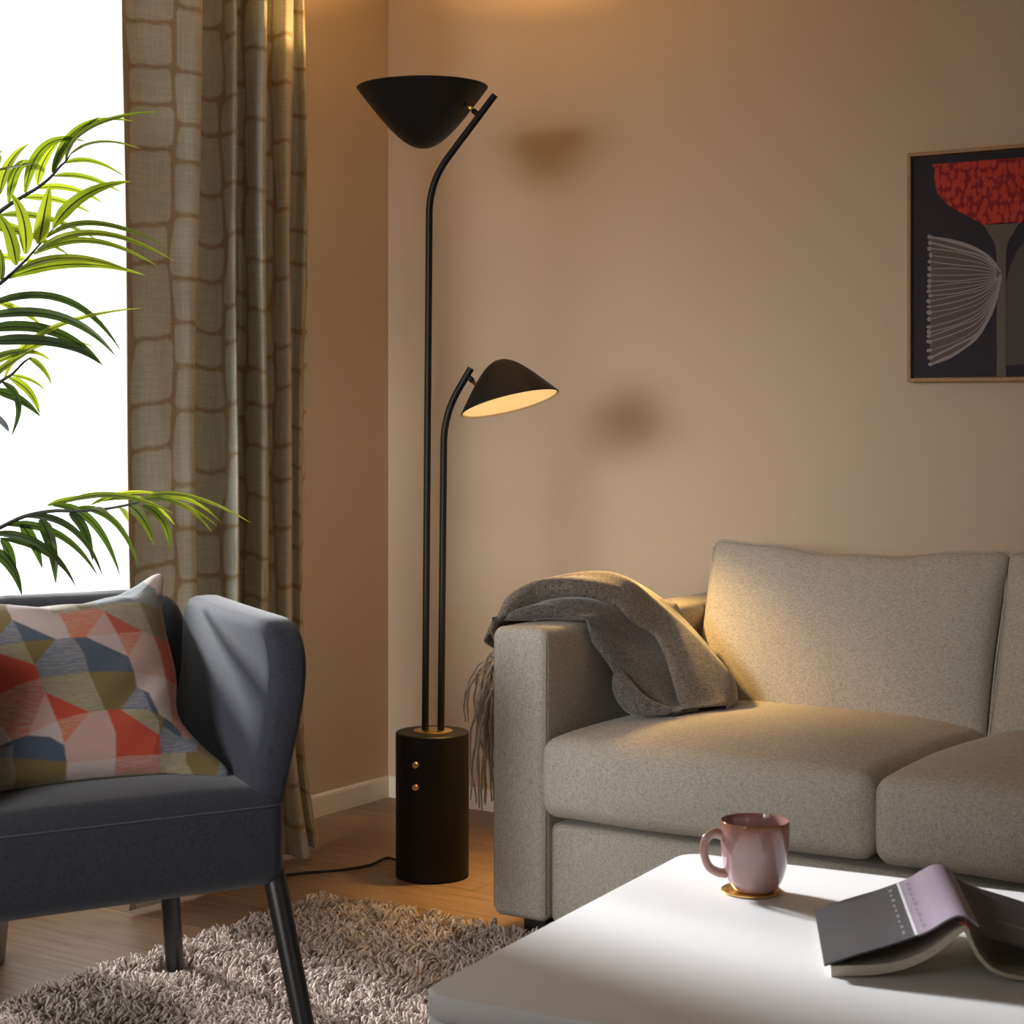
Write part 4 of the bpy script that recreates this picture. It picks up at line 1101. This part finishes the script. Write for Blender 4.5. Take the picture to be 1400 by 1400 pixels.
# ------------------------------------------------------------------ palm
def build_palm():
    base = Vector((.275, -1.81, 0))
    t = thing('potted_palm', 'green feather-leaved palm between the grey armchair and the window', 'plant', base)
    obj('pot', *lathe([(0, .001), (.105, .001), (.11, .006), (.135, .27), (.137, .28), (.131, .28), (.128, .25), (0, .25)], base, (0, 0, 1), 64), M['pot'], t).modifiers.new('e', 'EDGE_SPLIT').split_angle = math.radians(40)
    obj('soil', *lathe([(.1275, .252), (.06, .262), (0, .266)], base, (0, 0, 1), 40), M['soil'], t)
    rr = random.Random(21)
    def leaf(b, m, tip, wd, acc):
        """strap leaflet: ribbon with a folded midrib along a bowed curve"""
        b, m, tip = Vector(b), Vector(m), Vector(tip); c = m * 2 - (b + tip) * .5; n = 16
        V, Fc, A = acc; k0 = len(V)
        view = (Vector((CX, CY, CAMH)) - m).normalized()
        tilt = rr.uniform(-.5, .5)
        for i in range(n + 1):
            s = i / n; p = b * (1 - s) ** 2 + c * 2 * s * (1 - s) + tip * s * s
            tg = ((c - b) * (1 - s) + (tip - c) * s).normalized()
            face = (UP * .55 + view * 1.0 + Vector((tilt, tilt * .4, 0))).normalized()
            side = tg.cross(face).normalized(); nrm = side.cross(tg)
            wv = wd * .5 * (min(1, (s + .02) / .22) ** .6) * (1 - s ** 2.6) ** .9 + .0003
            for q in (-1, -.17, -.08, .08, .17, 1):
                V.append(p + side * wv * q + nrm * (abs(q) * wv * .22)); A.append(1.0 if abs(q) < .1 else 0.0)
        for i in range(n):
            for q in range(5):
                a = k0 + i * 6 + q; Fc.append((a, a + 1, a + 7, a + 6))
    def frond(sc, ox, oy, dep, rach, leaves, shaded=lambda lb, lt: False):
        px = lambda p, dd=0: at(ox + p[0] / sc, oy + p[1] / sc, dep + dd)
        R = [px(p) for p in rach]
        start = base + Vector((rr.uniform(-.02, .02), rr.uniform(-.02, .02), .26))
        low = [start, start + (R[0] - start) * .35 + UP * .10, start + (R[0] - start) * .72 + UP * .07]
        pa = [Vector(p) for p in smooth_path(low + R, 70)]
        b = MB(); b.add(tube(pa, lambda s: .0055 * (1 - s) ** .8 + .0012, 8), 0)
        V, Fc, A, mi = [], [], [], []
        for i, (lb, lm, lt, wd) in enumerate(leaves):
            n0 = len(Fc)
            s = rr.choice((-1, 1)) * rr.uniform(.03, .11)
            leaf(px(lb), px(lm, s * .5), px(lt, s), 1.35 * wd / sc / F * dep, (V, Fc, A))
            mi += [2 if shaded(lb, lt) else 1] * (len(Fc) - n0)  # leaflets that hang in shade get the darkened leaf copy
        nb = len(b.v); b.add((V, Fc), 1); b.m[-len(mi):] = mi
        o = b.build('frond', [M['rachis'], M['leaf'], M['leaf_shaded']], t)
        at_ = o.data.attributes.new('midrib', 'FLOAT', 'POINT'); at_.data.foreach_set('value', [0.0] * nb + A)
    Z6, Z7, Z8 = 1400 / 240, 1400 / 220, 4.0
    frond(Z6, 0, 140, 3.92, [(-330, 1200), (-180, 1010), (0, 870), (100, 800), (200, 740), (300, 680), (400, 600), (480, 510), (525, 470), (560, 415)],
      [((420,560),(560,310),(800,112),55), ((425,555),(640,200),(1060,150),45), ((525,470),(740,190),(1310,70),42), ((200,720),(360,350),(690,315),60), ((560,415),(800,315),(1120,370),24), ((520,485),(740,470),(990,590),34),
       ((430,590),(690,600),(960,715),45), ((300,685),(570,690),(830,810),45), ((190,760),(460,780),(735,885),45), ((0,900),(370,925),(780,1100),48), ((70,800),(170,500),(375,580),60), ((0,730),(80,480),(235,330),66), ((-60,640),(-20,450),(35,385),50),
       ((-100,560),(80,520),(285,485),20), ((-60,1010),(240,1060),(560,1225),48), ((-60,1230),(170,1250),(400,1310),42), ((300,660),(360,450),(520,260),50), ((-140,960),(-60,700),(60,560),60), ((-220,1060),(-160,800),(-60,640),60), ((-100,960),(120,1000),(330,1120),45)])
    frond(Z6, 0, 140, 3.74, [(-260, 1660), (-60, 1490), (60, 1395), (200, 1260), (300, 1150), (430, 1000)],
      [((425,1000),(680,740),(1045,630),78), ((310,1130),(355,880),(400,655),90), ((205,1210),(185,930),(80,720),82), ((130,1300),(80,1060),(-20,880),82), ((370,1080),(760,965),(1320,1145),42), ((300,1180),(780,1045),(1390,1265),48),
       ((270,1210),(720,1105),(1245,1300),48), ((130,1350),(560,1240),(1070,1360),54), ((70,1400),(600,1290),(1160,1380),60), ((10,1420),(20,1280),(-10,1150),60), ((-60,1490),(-60,1300),(-130,1150),70)])
    frond(Z7, 0, 380, 3.66, [(-420, 1500), (-180, 1130), (-80, 1000), (0, 905), (100, 840), (200, 740), (270, 690)],
      [((-200,280),(520,180),(1045,625),62), ((-200,360),(500,335),(1010,685),72), ((-200,470),(430,460),(900,770),84), ((-200,570),(450,560),(865,745),82), ((40,870),(420,455),(1230,262),42), ((-60,760),(230,645),(440,725),40), ((0,800),(400,560),(830,605),44),
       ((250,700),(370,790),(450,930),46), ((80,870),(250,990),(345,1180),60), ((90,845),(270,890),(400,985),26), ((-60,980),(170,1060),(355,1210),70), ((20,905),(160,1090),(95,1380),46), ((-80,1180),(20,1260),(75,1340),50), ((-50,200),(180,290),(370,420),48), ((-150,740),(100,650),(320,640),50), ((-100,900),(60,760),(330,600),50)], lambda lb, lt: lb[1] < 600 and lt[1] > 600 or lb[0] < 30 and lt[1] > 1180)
    frond(Z8, 0, 640, 3.86, [(-420, 640), (-250, 470), (-120, 380), (0, 325), (130, 265), (280, 235), (420, 235), (560, 225), (680, 205), (760, 185), (830, 150)],
      [((760,175),(1020,150),(1370,298),21), ((740,190),(1000,165),(1220,310),19), ((760,180),(970,190),(1185,315),20), ((720,185),(960,185),(1158,350),24), ((780,205),(890,290),(932,458),36), ((710,205),(790,290),(845,425),44), ((560,180),(780,175),(955,310),26), ((350,190),(640,150),(950,250),28),
       ((640,210),(680,240),(702,290),28), ((520,215),(570,240),(620,288),28), ((430,215),(630,300),(757,540),32), ((290,205),(510,300),(655,585),38), ((130,265),(390,330),(562,590),33), ((20,310),(320,365),(535,590),36), ((380,245),(460,340),(508,510),44), ((220,280),(280,420),(305,635),52),
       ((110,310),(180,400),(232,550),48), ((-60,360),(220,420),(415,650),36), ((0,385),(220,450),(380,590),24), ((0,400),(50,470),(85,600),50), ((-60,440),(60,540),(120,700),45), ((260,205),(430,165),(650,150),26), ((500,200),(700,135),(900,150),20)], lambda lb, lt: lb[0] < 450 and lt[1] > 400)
    # two more fronds on the far side of the pot, arching along the window
    for ang, top, reach in ((-2.2, 1.25, .42), (-1.3, .95, .38)):
        dv = Vector((math.cos(ang) * .3, math.sin(ang), 0)).normalized() if ang > 0 else Vector((math.cos(ang) * .4, math.sin(ang), 0)).normalized()
        s0 = base + Vector((0, -.01, .26)); pa = [Vector(p) for p in smooth_path([s0, s0 + UP * (top * .45), s0 + UP * (top * .66) + dv * reach * .35, s0 + UP * (top * .70) + dv * reach], 50)]
        b = MB(); b.add(tube(pa, lambda s: .0055 * (1 - s) ** .8 + .0012, 8), 0); V, Fc, A = [], [], []
        for k in range(9):
            p = pa[24 + int(k * 2.6)]; sd = dv.cross(UP)
            for sg in (-1, 1):
                e = p + sd * sg * .10 + dv * (.10 + .01 * k) - UP * .05; e.x = max(e.x, .03); mm = (p + e) * .5 + UP * .03
                leaf(p, mm, e, .016, (V, Fc, A))
        nb = len(b.v); b.add((V, Fc), 1); o = b.build('frond', [M['rachis'], M['leaf_shaded']], t)
        o.data.attributes.new('midrib', 'FLOAT', 'POINT').data.foreach_set('value', [0.0] * nb + A)
build_palm()

def press_out(names, carrier, margin):
    from mathutils.bvhtree import BVHTree
    trees = []
    for o in carrier.children:
        w = world_mat(o); bm = bmesh.new(); bm.from_mesh(o.data); bm.transform(w); bmesh.ops.recalc_face_normals(bm, faces=bm.faces)
        trees.append(BVHTree.FromBMesh(bm)); bm.free()
    for o in names:
        w = world_mat(o); wi = w.inverted()
        for v in o.data.vertices:
            p = w @ v.co; q0 = p.copy()
            for _ in range(4):
                moved = False
                for t in trees:
                    loc, nr, i, d = t.find_nearest(p, .09)
                    if loc is None: continue
                    sd = (p - loc).dot(nr)
                    if sd < 0 or d < margin:
                        out = nr if sd < 0 or d < 1e-6 else (p - loc).normalized()
                        p = loc + out * margin * 1.02; moved = True
                if not moved: break
            if p != q0: v.co = wi @ p
        o.data.update()
ob = bpy.data.objects
press_out(list(ob['cushion'].children), ob['armchair'], .0015)
press_out([o for o in ob['throw_blanket'].children if o.name.startswith('cloth')], ob['sofa'], .0085)
LEGS = leg_spots()
build_rug()

# ------------------------------------------------------------------ light
def build_light():
    w = bpy.data.worlds.new('sky'); SC.world = w; w.use_nodes = True
    bg = w.node_tree.nodes['Background']; bg.inputs['Color'].default_value = (.93, .97, 1, 1); bg.inputs['Strength'].default_value = 2.1
    # sun through the left window
    L = bpy.data.lights.new('sun', 'SUN'); L.energy = 8.6; L.angle = math.radians(7); L.color = (.97, .985, 1)
    o = bpy.data.objects.new('sun', L); COL.objects.link(o); o.location = (-3, -1, 4)
    o.rotation_euler = Vector((.913, -.161, -.375)).to_track_quat('-Z', 'Y').to_euler()
    # soft daylight outside the two windows
    def area(name, loc, dirv, sx, sy, e, col):
        A = bpy.data.lights.new(name, 'AREA'); A.shape = 'RECTANGLE'; A.size = sx; A.size_y = sy; A.energy = e; A.color = col
        q = bpy.data.objects.new(name, A); COL.objects.link(q); q.location = loc; q.rotation_euler = Vector(dirv).to_track_quat('-Z', 'Y').to_euler(); return q
    area('daylight_front', (.84, RY - .32, 1.74), (-.07, 1, -.19), 1.85, 1.75, 11.4, (1, .98, .95)).data.spread = math.radians(31)
    for nm, loc, dv, sx, sy in (('sky_portal_left', (-.16, (W1[0] + W1[1]) / 2, (W1[2] + W1[3]) / 2), (1, 0, 0), W1[1] - W1[0], W1[3] - W1[2]), ('sky_portal_front', ((W2[0] + W2[1]) / 2, RY - .13, (W2[2] + W2[3]) / 2), (0, 1, 0), W2[1] - W2[0], W2[3] - W2[2])):
        p = area(nm, loc, dv, sx, sy, 1, (1, 1, 1)); p.data.cycles.is_portal = True
build_light()

# ------------------------------------------------------------------ camera
cam = bpy.data.cameras.new('camera'); co = bpy.data.objects.new('camera', cam); COL.objects.link(co)
co.location = (CX, CY, CAMH); co.rotation_euler = (PI / 2, 0, TH)
cam.sensor_fit = 'HORIZONTAL'; cam.sensor_width = 36; cam.lens = F / 1400 * 36; cam.shift_y = -(700 - HZ) / 1400
cam.clip_start = .05
cam.dof.use_dof = True; cam.dof.focus_distance = 4.2; cam.dof.aperture_fstop = 13
SC.camera = co
vs = SC.view_settings; vs.view_transform = 'Standard'; vs.look = 'None'; vs.gamma = 1; vs.exposure = 0; vs.use_curve_mapping = False
SC.cycles.use_denoising = True
SC.cycles.max_bounces = 8; SC.cycles.diffuse_bounces = 5; SC.cycles.sample_clamp_indirect = 6
